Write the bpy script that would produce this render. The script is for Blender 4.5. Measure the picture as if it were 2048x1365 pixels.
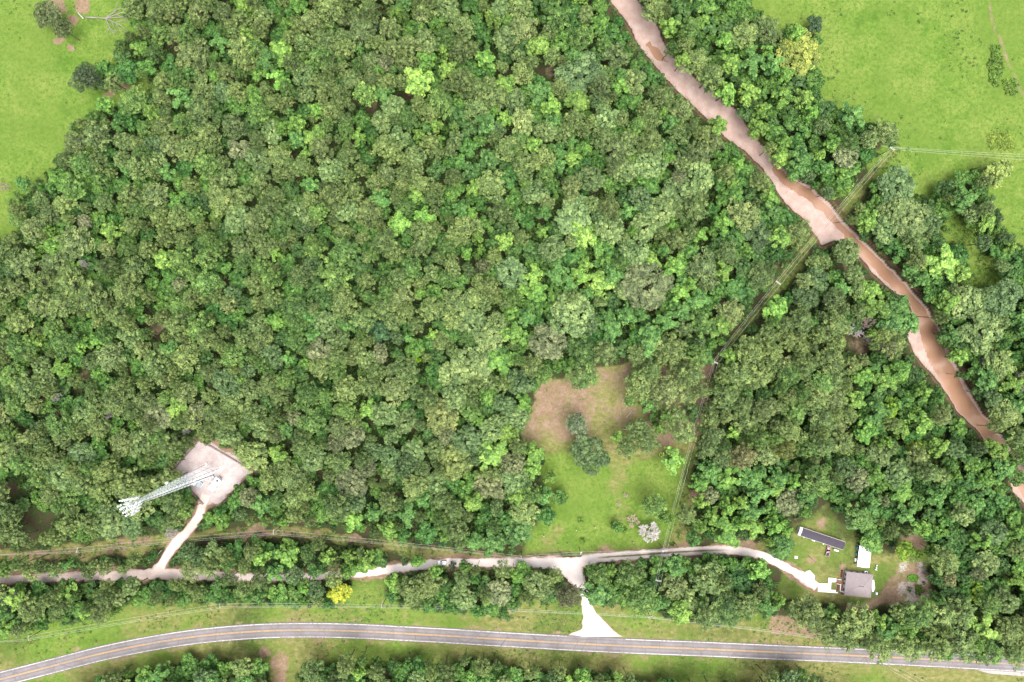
import bpy, math, random
import numpy as np
from mathutils import Vector, Matrix

# ------------------------------------------------------------------ clear
for o in list(bpy.data.objects):
    bpy.data.objects.remove(o)
scene = bpy.context.scene
C = scene.collection
R_ = math.radians
H = 341.333          # camera height above the ground, metres
M = 0.25             # metres of ground per photograph pixel

# ------------------------------------------------------------------ camera, sky, sun, exposure
cam_d = bpy.data.cameras.new('camera'); cam = bpy.data.objects.new('camera', cam_d); C.objects.link(cam)
cam.location = (0, 0, H); cam.rotation_euler = (0, 0, 0)
cam_d.sensor_fit = 'HORIZONTAL'; cam_d.sensor_width = 36; cam_d.lens = 24
cam_d.clip_start = 1.0; cam_d.clip_end = 9000
scene.camera = cam

SUN_EL, SUN_AZ = 74.0, 150.0      # azimuth clockwise from +Y
world = bpy.data.worlds.new('World'); scene.world = world; world.use_nodes = True
wn = world.node_tree.nodes; wl = world.node_tree.links; wn.clear()
sky = wn.new('ShaderNodeTexSky'); sky.sky_type = 'NISHITA'; sky.sun_disc = False
sky.sun_elevation = R_(SUN_EL); sky.sun_rotation = R_(SUN_AZ)
sky.altitude = 100; sky.air_density = 1.0; sky.dust_density = 4.0; sky.ozone_density = 1.0
hs = wn.new('ShaderNodeHueSaturation'); hs.inputs['Saturation'].default_value = 0.35
bg = wn.new('ShaderNodeBackground'); bg.inputs['Strength'].default_value = 0.095
wo = wn.new('ShaderNodeOutputWorld')
wl.new(sky.outputs[0], hs.inputs['Color']); wl.new(hs.outputs[0], bg.inputs['Color']); wl.new(bg.outputs[0], wo.inputs['Surface'])

sd = bpy.data.lights.new('sun', 'SUN'); sd.energy = 1.5; sd.angle = R_(55); sd.color = (1.0, 0.96, 0.89)
so = bpy.data.objects.new('sun', sd); C.objects.link(so)
sdir = Vector((math.sin(R_(SUN_AZ)) * math.cos(R_(SUN_EL)), math.cos(R_(SUN_AZ)) * math.cos(R_(SUN_EL)), math.sin(R_(SUN_EL))))
so.rotation_euler = sdir.to_track_quat('Z', 'Y').to_euler(); so.location = (60, -60, 400)

scene.view_settings.view_transform = 'Standard'
scene.view_settings.look = 'None'
scene.view_settings.gamma = 1
scene.view_settings.use_curve_mapping = False
scene.view_settings.exposure = 1.80
scene.render.engine = 'CYCLES'
scene.cycles.max_bounces = 6; scene.cycles.diffuse_bounces = 2
scene.cycles.transmission_bounces = 3; scene.cycles.transparent_max_bounces = 6

rng = np.random.default_rng(11)
random.seed(5)

# ------------------------------------------------------------------ coordinates
def P(px, py, z=0.0):
    """world point at height z which stands at this place of the aerial view"""
    k = M * (H - z) / H
    return Vector(((px - 1024) * k, (682.5 - py) * k, z))
def W(pts, z=0.0):
    a = np.asarray(pts, float)
    return np.stack([(a[:, 0] - 1024) * M, (682.5 - a[:, 1]) * M], 1)

def smooth(e0, e1, x):
    t = np.clip((x - e0) / (e1 - e0), 0, 1); return t * t * (3 - 2 * t)

_lat = np.random.default_rng(77).random((256, 256))
def vnoise(x, y, s):
    u = np.asarray(x) / s + 1000.37; v = np.asarray(y) / s + 1000.71
    i = np.floor(u).astype(int); j = np.floor(v).astype(int)
    f = u - i; g = v - j; f = f * f * (3 - 2 * f); g = g * g * (3 - 2 * g)
    a = _lat[i % 256, j % 256]; b = _lat[(i + 1) % 256, j % 256]; c = _lat[i % 256, (j + 1) % 256]; d = _lat[(i + 1) % 256, (j + 1) % 256]
    return (a * (1 - f) + b * f) * (1 - g) + (c * (1 - f) + d * f) * g
def fbm(x, y, s, n=4):
    t = 0; w = 0.5
    for k in range(n):
        t = t + w * vnoise(np.asarray(x) + 31.7 * k, np.asarray(y) - 17.3 * k, s / 2 ** k); w *= 0.5
    return t / (1 - 0.5 ** n)

def sdf(poly, X, Y):
    """signed distance to a polygon, negative inside"""
    p = np.asarray(poly, float); n = len(p)
    d = np.full(X.shape, 1e18); ins = np.zeros(X.shape, bool)
    for k in range(n):
        ax, ay = p[k]; bx, by = p[(k + 1) % n]
        ex, ey = bx - ax, by - ay
        t = np.clip(((X - ax) * ex + (Y - ay) * ey) / (ex * ex + ey * ey + 1e-12), 0, 1)
        d = np.minimum(d, (X - ax - t * ex) ** 2 + (Y - ay - t * ey) ** 2)
        c = ((ay > Y) != (by > Y))
        if ay != by:
            ins ^= c & (X < (bx - ax) * (Y - ay) / (by - ay) + ax)
    d = np.sqrt(d)
    return np.where(ins, -d, d)
def pdist(line, X, Y):
    p = np.asarray(line, float); d = np.full(X.shape, 1e18)
    for k in range(len(p) - 1):
        ax, ay = p[k]; bx, by = p[k + 1]; ex, ey = bx - ax, by - ay
        t = np.clip(((X - ax) * ex + (Y - ay) * ey) / (ex * ex + ey * ey + 1e-12), 0, 1)
        d = np.minimum(d, (X - ax - t * ex) ** 2 + (Y - ay - t * ey) ** 2)
    return np.sqrt(d)
def resample(pts, step):
    p = np.asarray(pts, float)
    # Catmull-Rom
    q = np.vstack([2 * p[0] - p[1], p, 2 * p[-1] - p[-2]]); out = []
    for i in range(1, len(q) - 2):
        n = max(2, int(np.linalg.norm(q[i + 1][:2] - q[i][:2]) / step))
        for k in range(n):
            t = k / n
            out.append(0.5 * ((2 * q[i]) + (-q[i - 1] + q[i + 1]) * t + (2 * q[i - 1] - 5 * q[i] + 4 * q[i + 1] - q[i + 2]) * t * t + (-q[i - 1] + 3 * q[i] - 3 * q[i + 1] + q[i + 2]) * t ** 3))
    out.append(q[-2]); return np.array(out)

# ------------------------------------------------------------------ layout of the place (photograph pixels, y down)
HWY = [(-220, 1412), (-110, 1386), (0, 1359), (100, 1333.5), (200, 1308), (300, 1287.5), (400, 1272.5), (512, 1263), (612, 1260.5), (712, 1262.5), (812, 1267.5),
       (912, 1273), (1024, 1280), (1224, 1291), (1399, 1298), (1536, 1304), (1761, 1314), (1986, 1326), (2048, 1329.5), (2280, 1343)]
GRAV = [(-220, 1164, 18), (10, 1159, 18), (100, 1156, 18), (250, 1151, 20), (325, 1148, 24), (425, 1152, 19), (512, 1155, 17), (620, 1153, 16), (737, 1145, 16), (787, 1138, 18),
        (830, 1133, 18), (884, 1126, 18), (937, 1126, 18), (1024, 1126, 19), (1080, 1126, 22), (1124, 1129, 30), (1152, 1136, 40)]
DRIVE = [(1130, 1132, 30), (1165, 1124, 24), (1199, 1116, 19), (1274, 1110.5, 18), (1349, 1105, 18), (1424, 1101, 18), (1474, 1102, 18), (1520, 1110, 17), (1550, 1124, 16), (1585, 1142, 16), (1611, 1158, 20), (1634, 1174, 17)]
SPUR = [(1138, 1130, 58), (1148, 1147, 42), (1158, 1165, 25), (1168, 1185, 17), (1173, 1205, 20), (1178, 1226, 28), (1184, 1242, 40), (1188, 1254, 58), (1189, 1263, 80), (1189, 1269, 98), (1189, 1274, 110)]
ACCESS = [(312, 1150, 30), (322, 1132, 20), (336, 1108, 19), (356, 1082, 20), (378, 1060, 18), (396, 1034, 19), (404, 1012, 18), (412, 990, 24)]
PAD = [(346, 942), (399, 880), (440, 898), (509, 940), (480, 968), (452, 990), (436, 1012), (409, 1012), (380, 978)]
RIV_R = [(1215, -180), (1250, -80), (1279, 0), (1305, 26), (1323, 56), (1332, 82), (1349, 108), (1373, 126), (1399, 158), (1434, 179), (1481, 223), (1510, 264), (1536, 298), (1589, 349),
         (1630, 372), (1662, 402), (1706, 453), (1759, 503), (1797, 541), (1829, 576), (1864, 617), (1891, 664), (1914, 722), (1946, 781), (1975, 830), (2005, 862), (2035, 905), (2075, 960), (2200, 1100)]
RIV_L = [(2150, 1130), (2060, 1020), (2030, 985), (2005, 925), (1955, 860), (1915, 820), (1890, 780), (1858, 745), (1832, 712), (1818, 672), (1832, 640), (1818, 600), (1783, 580), (1746, 545), (1716, 510),
         (1700, 486), (1672, 482), (1645, 494), (1620, 450), (1588, 420), (1556, 384), (1520, 330), (1490, 300), (1450, 276), (1416, 240), (1370, 196), (1335, 160), (1300, 118), (1272, 80), (1255, 45), (1222, 0), (1180, -90), (1150, -180)]
RIVER = RIV_R + RIV_L
WATER = [(1296, 82, 12), (1312, 100, 14), (1332, 116, 13), (1346, 124, 7)]
WATER2 = [(1552, 330, 8), (1572, 352, 28), (1594, 366, 24), (1625, 388, 22), (1660, 416, 26), (1692, 450, 28), (1722, 484, 34), (1752, 514, 34), (1790, 550, 36), (1826, 584, 38), (1852, 622, 40), (1870, 670, 42), (1890, 722, 38), (1920, 786, 44), (1962, 846, 46), (2000, 884, 34), (2030, 930, 24), (2090, 1010, 30), (2180, 1110, 34)]

MEAD_L = [(-220, -220), (232, -220), (236, 10), (262, 55), (228, 85), (214, 118), (150, 122), (138, 150), (165, 185), (215, 182), (285, 158), (300, 168), (225, 205), (196, 205), (148, 238), (122, 280), (122, 302), (75, 345), (62, 372), (38, 385), (28, 352), (18, 395), (6, 425), (26, 455), (6, 472), (-220, 500)]
MEAD_R = [(1494, -220), (1506, 8), (1540, 18), (1556, 50), (1610, 40), (1640, 30), (1652, 62), (1640, 105), (1655, 165), (1648, 195), (1690, 212), (1740, 240), (1790, 262), (1797, 290), (1764, 318), (1755, 334), (1802, 348), (1842, 378), (1862, 400), (1893, 372), (1935, 345), (2000, 318), (2040, 330), (2030, 352), (1990, 365), (1975, 372), (1998, 402), (2018, 455), (2048, 486), (2300, 560), (2300, -220)]
MEAD_S = [(1915, 425), (1952, 470), (1966, 490), (1978, 518), (2006, 543), (2030, 570), (2060, 600), (2020, 576), (1984, 566), (1936, 574), (1950, 540), (1942, 498), (1898, 472), (1900, 440)]
CLEARING = [(1076, 766), (1200, 728), (1440, 722), (1422, 780), (1397, 870), (1374, 950), (1392, 1005), (1370, 1040), (1380, 1088), (1530, 1082), (1534, 1098), (1050, 1112), (1047, 1060), (1085, 1025), (1100, 1000), (1078, 960), (1092, 930), (1086, 905), (1050, 896), (1045, 870), (1070, 800)]
HOME = [(1590, 1046), (1620, 1034), (1645, 1002), (1668, 1020), (1692, 1046), (1714, 1064), (1716, 1096), (1790, 1104), (1796, 1076), (1850, 1074), (1862, 1120), (1865, 1160), (1873, 1182), (1866, 1204), (1820, 1213), (1720, 1222), (1650, 1212), (1560, 1196), (1556, 1150), (1570, 1120)]
CORR = [(1800, 296), (1772, 300), (1640, 452), (1606, 494), (1530, 588), (1478, 650), (1434, 706), (1410, 760), (1388, 880), (1362, 1000), (1330, 1095), (1350, 1095), (1380, 1000), (1399, 869), (1422, 769), (1444, 718), (1495, 660), (1561, 588), (1635, 493), (1665, 468), (1788, 320)]
UTIL = [(-220, 1092), (-20, 1098), (70, 1098), (130, 1090), (190, 1086), (240, 1075), (330, 1066), (420, 1062), (520, 1052), (640, 1056), (670, 1064), (780, 1082), (900, 1100), (1000, 1106), (1050, 1108), (1050, 1122), (900, 1120), (840, 1116), (760, 1102), (650, 1084), (540, 1076), (430, 1078), (330, 1092), (285, 1112), (180, 1112), (150, 1122), (20, 1122), (-220, 1120)]
VERGE = [(-220, 1322), (0, 1278), (100, 1262), (200, 1240), (260, 1220), (400, 1211), (520, 1216), (640, 1224), (700, 1200), (720, 1160), (770, 1156), (762, 1200), (800, 1218), (900, 1228), (1010, 1244), (1040, 1212), (1120, 1210), (1150, 1200), (1165, 1180), (1180, 1185), (1198, 1216), (1265, 1222), (1300, 1228), (1340, 1248), (1420, 1256), (1480, 1246), (1520, 1236), (1548, 1240), (1640, 1262), (1690, 1300), (1750, 1305), (1850, 1318), (2048, 1340), (2300, 1352),
         (2300, 1500), (2048, 1480), (1700, 1420), (1640, 1350), (1600, 1342), (1545, 1345), (1500, 1375), (1300, 1362), (1200, 1343), (1020, 1332), (930, 1312), (900, 1322), (780, 1322), (600, 1322), (575, 1420), (548, 1420), (540, 1325), (420, 1318), (330, 1328), (240, 1340), (160, 1372), (60, 1420), (-220, 1500)]
DIRT = [(1546, 1240), (1560, 1232), (1600, 1238), (1650, 1270), (1632, 1276), (1540, 1268)]
GAPS = [(308, 661, 16), (1103, 144, 16), (745, 212, 13), (818, 185, 12), (20, 985, 20), (70, 1048, 26), (1195, 380, 4), (1720, 690, 26), (165, 750, 10), (1010, 150, 9), (345, 90, 14), (1690, 535, 12), (500, 400, 8), (140, 785, 7), (745, 865, 9), (640, 1070, 14), (1330, 775, 12)]
OPEN = [MEAD_L, MEAD_R, MEAD_S, CLEARING, HOME, CORR, UTIL, VERGE, PAD, RIVER, DIRT]

def strip_poly(line):
    p = resample(line, 8.0); t = np.gradient(p[:, :2], axis=0); t /= np.linalg.norm(t, axis=1)[:, None]
    n = np.stack([-t[:, 1], t[:, 0]], 1); w = p[:, 2:3] / 2
    return np.vstack([p[:, :2] + n * w, (p[:, :2] - n * w)[::-1]])

# ------------------------------------------------------------------ helpers
def tag(o, label=None, cat=None, group=None, kind=None):
    if label: o['label'] = label
    if cat: o['category'] = cat
    if group: o['group'] = group
    if kind: o['kind'] = kind
    return o
def thing(name, label, cat, loc=(0, 0, 0), rotz=0.0, group=None):
    o = bpy.data.objects.new(name, None); C.objects.link(o)
    o.location = loc; o.rotation_euler = (0, 0, rotz); o.empty_display_size = 0.5
    return tag(o, label, cat, group)
def mesh_np(name, V, F, mat=None, smooth_=False):
    me = bpy.data.meshes.new(name)
    V = np.asarray(V, np.float32); F = np.asarray(F, np.int32); k = F.shape[1]
    me.vertices.add(len(V)); me.vertices.foreach_set('co', V.ravel())
    me.loops.add(F.size); me.loops.foreach_set('vertex_index', F.ravel())
    me.polygons.add(len(F)); me.polygons.foreach_set('loop_start', np.arange(0, F.size, k, dtype=np.int32))
    me.polygons.foreach_set('loop_total', np.full(len(F), k, np.int32))
    if smooth_: me.polygons.foreach_set('use_smooth', np.ones(len(F), bool))
    me.update(calc_edges=True)
    if mat: me.materials.append(mat)
    return me
def link(name, me, parent=None, loc=None):
    o = bpy.data.objects.new(name, me); C.objects.link(o)
    if parent: o.parent = parent
    if loc is not None: o.location = loc
    return o

class MB:
    """collects boxes, tubes, prisms; build() links them as one mesh object"""
    def __init__(s): s.v = []; s.f = []
    def add(s, vs, fs):
        b = len(s.v); s.v += [tuple(v) for v in vs]; s.f += [tuple(b + i for i in f) for f in fs]; return s
    def box(s, c, d, rz=0.0, taper=1.0):
        x, y, z = d[0] / 2, d[1] / 2, d[2] / 2; vs = []
        for dz, k in ((-z, 1.0), (z, taper)):
            for sx, sy in ((-1, -1), (1, -1), (1, 1), (-1, 1)):
                px, py = sx * x * k, sy * y * k
                vs.append((c[0] + px * math.cos(rz) - py * math.sin(rz), c[1] + px * math.sin(rz) + py * math.cos(rz), c[2] + dz))
        return s.add(vs, [(3, 2, 1, 0), (4, 5, 6, 7), (0, 1, 5, 4), (1, 2, 6, 5), (2, 3, 7, 6), (3, 0, 4, 7)])
    def tube(s, a, b, r0, r1=None, n=6, caps=True):
        a = Vector(a); b = Vector(b); r1 = r0 if r1 is None else r1
        d = (b - a).normalized(); u = d.orthogonal().normalized(); w = d.cross(u)
        vs = []
        for p, r in ((a, r0), (b, r1)):
            for k in range(n):
                t = 2 * math.pi * k / n; vs.append(p + (u * math.cos(t) + w * math.sin(t)) * r)
        fs = [(k, (k + 1) % n, n + (k + 1) % n, n + k) for k in range(n)]
        if caps: fs += [tuple(range(n - 1, -1, -1)), tuple(range(n, 2 * n))]
        return s.add(vs, fs)
    def path(s, pts, r, n=5):
        for a, b in zip(pts[:-1], pts[1:]): s.tube(a, b, r, n=n, caps=False)
        return s
    def prism(s, poly, z0, z1):
        n = len(poly); vs = [(p[0], p[1], z0) for p in poly] + [(p[0], p[1], z1) for p in poly]
        return s.add(vs, [tuple(range(n - 1, -1, -1)), tuple(range(n, 2 * n))] + [(k, (k + 1) % n, n + (k + 1) % n, n + k) for k in range(n)])
    def loft(s, rings, cap=True):
        n = len(rings[0]); vs = [p for r in rings for p in r]; fs = []
        for i in range(len(rings) - 1):
            for k in range(n): fs.append((i * n + k, i * n + (k + 1) % n, (i + 1) * n + (k + 1) % n, (i + 1) * n + k))
        if cap: fs += [tuple(range(n - 1, -1, -1)), tuple(range((len(rings) - 1) * n, len(rings) * n))]
        return s.add(vs, fs)
    def build(s, name, mat, parent=None, smooth_=False, loc=None, bevel=0):
        me = bpy.data.meshes.new(name); me.from_pydata([tuple(v) for v in s.v], [], s.f); me.update()
        if smooth_: me.polygons.foreach_set('use_smooth', [True] * len(me.polygons))
        me.materials.append(mat); o = link(name, me, parent, loc)
        if bevel:
            m = o.modifiers.new('bevel', 'BEVEL'); m.width = bevel; m.segments = 2; m.limit_method = 'ANGLE'
        return o

# ------------------------------------------------------------------ materials
class NT:
    def __init__(s, name):
        s.m = bpy.data.materials.new(name); s.m.use_nodes = True; s.t = s.m.node_tree; s.n = s.t.nodes; s.l = s.t.links
        s.b = s.n['Principled BSDF']; s.out = s.n['Material Output']
        s.b.inputs['Specular IOR Level'].default_value = 0.25
    def new(s, ty, **kw):
        n = s.n.new(ty)
        for k, v in kw.items(): setattr(n, k, v)
        return n
    def put(s, sock, v):
        if isinstance(v, bpy.types.NodeSocket): s.l.new(v, sock)
        else:
            if isinstance(v, (tuple, list)) and len(v) == 3 and sock.type == 'RGBA': v = (*v, 1)
            sock.default_value = v
    def noise(s, scale, detail=4, rough=0.6, coord=None, stretch=None):
        n = s.new('ShaderNodeTexNoise'); n.inputs['Scale'].default_value = scale; n.inputs['Detail'].default_value = detail; n.inputs['Roughness'].default_value = rough
        if coord is None:
            coord = s.new('ShaderNodeNewGeometry').outputs['Position']
        if stretch:
            mp = s.new('ShaderNodeMapping'); mp.inputs['Scale'].default_value = stretch; s.l.new(coord, mp.inputs[0]); coord = mp.outputs[0]
        s.l.new(coord, n.inputs['Vector']); return n.outputs['Fac']
    def ramp(s, fac, *stops):
        r = s.new('ShaderNodeValToRGB'); s.put(r.inputs[0], fac); e = r.color_ramp.elements
        while len(e) < len(stops): e.new(0.5)
        for el, (p, c) in zip(e, stops):
            el.position = p; el.color = (*c, 1) if isinstance(c, (tuple, list)) else (c, c, c, 1)
        return r.outputs[0]
    def mix(s, f, a, b, mode='MIX'):
        n = s.new('ShaderNodeMix', data_type='RGBA', blend_type=mode)
        s.put(n.inputs[0], f); s.put(n.inputs[6], a); s.put(n.inputs[7], b); return n.outputs[2]
    def math(s, op, a, b=0.0, clamp=False):
        n = s.new('ShaderNodeMath', operation=op, use_clamp=clamp); s.put(n.inputs[0], a); s.put(n.inputs[1], b); return n.outputs[0]
    def bump(s, h, strength=0.4, dist=0.2):
        n = s.new('ShaderNodeBump'); n.inputs['Strength'].default_value = strength; n.inputs['Distance'].default_value = dist
        s.l.new(h, n.inputs['Height']); s.l.new(n.outputs[0], s.b.inputs['Normal'])
    def col(s, v): s.put(s.b.inputs['Base Color'], v)
    def rough(s, v): s.put(s.b.inputs['Roughness'], v)

def plain(name, c, rough=0.6, var=0.12, scale=1.5, metal=0.0, spec=0.3, bump=0.0):
    t = NT(name); co = t.new('ShaderNodeTexCoord').outputs['Object']
    f = t.noise(scale, 5, 0.65, co)
    t.col(t.mix(f, tuple(max(0, x * (1 - var * 1.6)) for x in c), tuple(min(1, x * (1 + var * 1.2)) for x in c)))
    t.rough(rough); t.b.inputs['Metallic'].default_value = metal; t.b.inputs['Specular IOR Level'].default_value = spec
    if bump: t.bump(t.noise(scale * 6, 3, 0.6, co), bump, 0.03)
    return t.m

# leaves: colour of the tree comes from its 'tint' property, each leaf varies a little
def leaf_material():
    t = NT('leaves')
    a = t.new('ShaderNodeAttribute', attribute_type='INSTANCER', attribute_name='tint')
    lv = t.new('ShaderNodeAttribute', attribute_type='GEOMETRY', attribute_name='lv')
    oi = t.new('ShaderNodeObjectInfo')
    k = t.math('MULTIPLY_ADD', lv.outputs['Fac'], 1.35); k.node.inputs[2].default_value = 0.36
    base = t.mix(1.0, a.outputs['Color'], k, 'MULTIPLY')
    sh = t.new('ShaderNodeHueSaturation'); sh.inputs['Saturation'].default_value = 1.0
    hv = t.math('MULTIPLY_ADD', lv.outputs['Fac'], -0.05); hv.node.inputs[2].default_value = 0.522
    t.l.new(hv, sh.inputs['Hue']); t.l.new(base, sh.inputs['Color'])
    col = sh.outputs[0]
    t.col(col); t.rough(0.55); t.b.inputs['Specular IOR Level'].default_value = 0.22
    tr = t.new('ShaderNodeBsdfTranslucent'); t.l.new(t.mix(1.0, col, (1.1, 1.2, 0.6), 'MULTIPLY'), tr.inputs['Color'])
    mx = t.new('ShaderNodeMixShader'); mx.inputs[0].default_value = 0.12
    t.l.new(t.b.outputs[0], mx.inputs[1]); t.l.new(tr.outputs[0], mx.inputs[2]); t.l.new(mx.outputs[0], t.out.inputs['Surface'])
    return t.m
LEAF = leaf_material()
BARK = plain('bark', (0.13, 0.095, 0.07), 0.9, 0.3, 2.0, bump=0.5)
DEADW = plain('dead_wood', (0.46, 0.42, 0.41), 0.9, 0.25, 2.0)
DEADP = plain('dead_twigs_pinkish', (0.42, 0.30, 0.27), 0.9, 0.25, 2.0)

def ground_material():
    t = NT('ground')
    za = t.new('ShaderNodeAttribute', attribute_name='zone_a'); zb = t.new('ShaderNodeAttribute', attribute_name='zone_b')
    sa = t.new('ShaderNodeSeparateColor'); sb = t.new('ShaderNodeSeparateColor')
    t.l.new(za.outputs['Color'], sa.inputs[0]); t.l.new(zb.outputs['Color'], sb.inputs[0])
    g_lush, g_dry, soil = sa.outputs[0], sa.outputs[1], sa.outputs[2]
    sand, mud, grav = sb.outputs[0], sb.outputs[1], sb.outputs[2]
    n_big = t.noise(0.035, 5, 0.6); n_mid = t.noise(0.25, 5, 0.65); n_fin = t.noise(1.6, 4, 0.7); n_spk = t.noise(0.8, 3, 0.75)
    n_str = t.noise(0.5, 4, 0.65, stretch=(0.7, 1.2, 1))
    def soft(w, n, k=0.9):   # break the zone's edge up with noise
        d = t.math('SUBTRACT', n, 0.5); d = t.math('MULTIPLY', d, k)
        v = t.math('ADD', w, d); v = t.math('SUBTRACT', v, 0.32); return t.math('MULTIPLY', v, 2.8, True)
    floor = t.mix(n_fin, (0.028, 0.020, 0.013), (0.085, 0.055, 0.038))
    floor = t.mix(t.ramp(n_mid, (0.40, 0.0), (0.58, 0.85)), floor, (0.028, 0.060, 0.014))
    n_pat = t.noise(0.09, 6, 0.7)
    lush = t.ramp(n_pat, (0.30, (0.045, 0.105, 0.012)), (0.48, (0.096, 0.168, 0.024)), (0.66, (0.152, 0.205, 0.044)))
    lush = t.mix(t.ramp(n_big, (0.38, 0.0), (0.66, 0.7)), lush, t.mix(n_mid, (0.11, 0.170, 0.028), (0.20, 0.225, 0.060)))
    lush = t.mix(t.ramp(n_spk, (0.52, 0.0), (0.68, 0.8)), lush, (0.045, 0.105, 0.014))
    n_tuf = t.noise(0.55, 5, 0.8)
    lush = t.mix(t.ramp(n_tuf, (0.34, 0.75), (0.52, 0.0)), lush, (0.045, 0.105, 0.014))
    lush = t.mix(t.ramp(n_tuf, (0.56, 0.0), (0.70, 0.5)), lush, (0.21, 0.225, 0.075))
    n_far = t.noise(0.022, 4, 0.65)
    lush = t.mix(t.ramp(n_far, (0.40, 0.6), (0.52, 0.0)), lush, t.mix(n_tuf, (0.060, 0.125, 0.016), (0.125, 0.175, 0.034)))
    dry = t.ramp(n_str, (0.25, (0.085, 0.105, 0.026)), (0.5, (0.165, 0.165, 0.055)), (0.75, (0.27, 0.225, 0.115)))
    dry = t.mix(t.ramp(n_fin, (0.3, 0.5), (0.55, 0.0)), dry, (0.07, 0.10, 0.022))
    soilc = t.ramp(t.mix(0.5, n_spk, n_mid), (0.25, (0.145, 0.092, 0.058)), (0.48, (0.200, 0.138, 0.090)), (0.74, (0.31, 0.24, 0.175)))
    soilc = t.mix(t.ramp(n_fin, (0.3, 0.35), (0.6, 0.0)), soilc, (0.14, 0.085, 0.05))
    sandc = t.ramp(n_mid, (0.25, (0.31, 0.220, 0.188)), (0.5, (0.385, 0.285, 0.250)), (0.8, (0.48, 0.385, 0.345)))
    n_rip = t.noise(0.35, 5, 0.75, stretch=(1.0, 0.5, 1))
    sandc = t.mix(t.ramp(n_rip, (0.36, 0.32), (0.52, 0.0)), sandc, (0.27, 0.18, 0.145))
    sandc = t.mix(t.ramp(n_big, (0.4, 0.3), (0.6, 0.0)), sandc, (0.32, 0.205, 0.160))
    mudc = t.mix(n_fin, (0.05, 0.028, 0.018), (0.20, 0.115, 0.075))
    gravc = t.mix(n_fin, (0.31, 0.255, 0.245), (0.54, 0.47, 0.46))
    gravc = t.mix(t.ramp(n_mid, (0.42, 0.0), (0.62, 0.6)), gravc, (0.30, 0.235, 0.225))
    c = floor
    c = t.mix(soft(g_lush, n_spk, 0.6), c, lush)
    c = t.mix(soft(g_dry, n_mid, 1.1), c, dry)
    c = t.mix(soft(soil, n_mid, 1.1), c, soilc)
    c = t.mix(soft(grav, n_spk, 0.9), c, gravc)
    c = t.mix(soft(sand, n_mid, 0.25), c, sandc)
    c = t.mix(soft(mud, n_spk, 0.8), c, mudc)
    t.col(c); t.rough(0.95); t.b.inputs['Specular IOR Level'].default_value = 0.1
    h = t.mix(0.5, n_fin, n_spk)
    t.bump(h, 0.55, 0.45)
    return t.m

def asphalt_material():
    t = NT('asphalt')
    n1 = t.noise(0.12, 5, 0.65); n2 = t.noise(3.0, 4, 0.75); n3 = t.noise(0.7, 4, 0.7)
    c = t.mix(n2, (0.115, 0.104, 0.106), (0.200, 0.182, 0.186))
    c = t.mix(t.ramp(n1, (0.42, 0.0), (0.62, 0.65)), c, (0.235, 0.21, 0.215))
    vo = t.new('ShaderNodeTexVoronoi', feature='DISTANCE_TO_EDGE'); vo.inputs['Scale'].default_value = 0.09; t.l.new(t.new('ShaderNodeNewGeometry').outputs['Position'], vo.inputs['Vector'])
    c = t.mix(t.ramp(vo.outputs['Distance'], (0.0, 0.55), (0.012, 0.0)), c, (0.05, 0.045, 0.047))
    la = t.new('ShaderNodeAttribute', attribute_name='across').outputs['Fac']     # -1 .. 1 over the road's width
    w = t.new('ShaderNodeMath', operation='ABSOLUTE'); t.l.new(la, w.inputs[0])
    track = t.ramp(w.outputs[0], (0.10, 0.0), (0.2, 0.55), (0.30, 0.0), (0.52, 0.0), (0.62, 0.55), (0.74, 0.0))
    c = t.mix(track, c, (0.105, 0.095, 0.10))
    c = t.mix(t.ramp(w.outputs[0], (0.885, 0.0), (0.90, 0.8)), c, t.mix(n3, (0.07, 0.06, 0.062), (0.16, 0.135, 0.13)))
    t.col(c); t.rough(0.85); t.bump(n2, 0.2, 0.02)
    return t.m
def gravel_material():
    t = NT('gravel')
    n1 = t.noise(0.2, 5, 0.65); n2 = t.noise(1.2, 5, 0.75); n3 = t.noise(0.45, 4, 0.7)
    ea = t.new('ShaderNodeAttribute', attribute_name='across').outputs['Fac']
    w = t.new('ShaderNodeMath', operation='ABSOLUTE'); t.l.new(ea, w.inputs[0])
    pk = t.new('ShaderNodeAttribute', attribute_name='wear').outputs['Fac']
    c = t.mix(n2, (0.46, 0.40, 0.372), (0.74, 0.68, 0.65))
    c = t.mix(t.ramp(n1, (0.4, 0.0), (0.65, 0.45)), c, (0.52, 0.41, 0.37))
    c = t.mix(t.math('MULTIPLY', pk, t.ramp(n3, (0.2, 0.5), (0.6, 1.0)), True), c, t.mix(n2, (0.24, 0.15, 0.12), (0.52, 0.38, 0.33)))
    edge = t.math('ADD', w.outputs[0], t.math('MULTIPLY', t.math('SUBTRACT', n3, 0.5), 0.55))
    c = t.mix(t.ramp(edge, (0.70, 0.0), (1.0, 0.85)), c, t.mix(n2, (0.20, 0.11, 0.08), (0.40, 0.27, 0.21)))
    gm = t.new('ShaderNodeAttribute', attribute_name='grassy').outputs['Fac']
    mid = t.math('MULTIPLY', t.ramp(t.math('ADD', w.outputs[0], t.math('MULTIPLY', t.math('SUBTRACT', n3, 0.5), 0.35)), (0.12, 1.0), (0.26, 0.0)), gm)
    c = t.mix(mid, c, (0.20, 0.175, 0.09))
    t.col(c); t.rough(0.95); t.b.inputs['Specular IOR Level'].default_value = 0.1; t.bump(n2, 0.4, 0.1)
    return t.m
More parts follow.
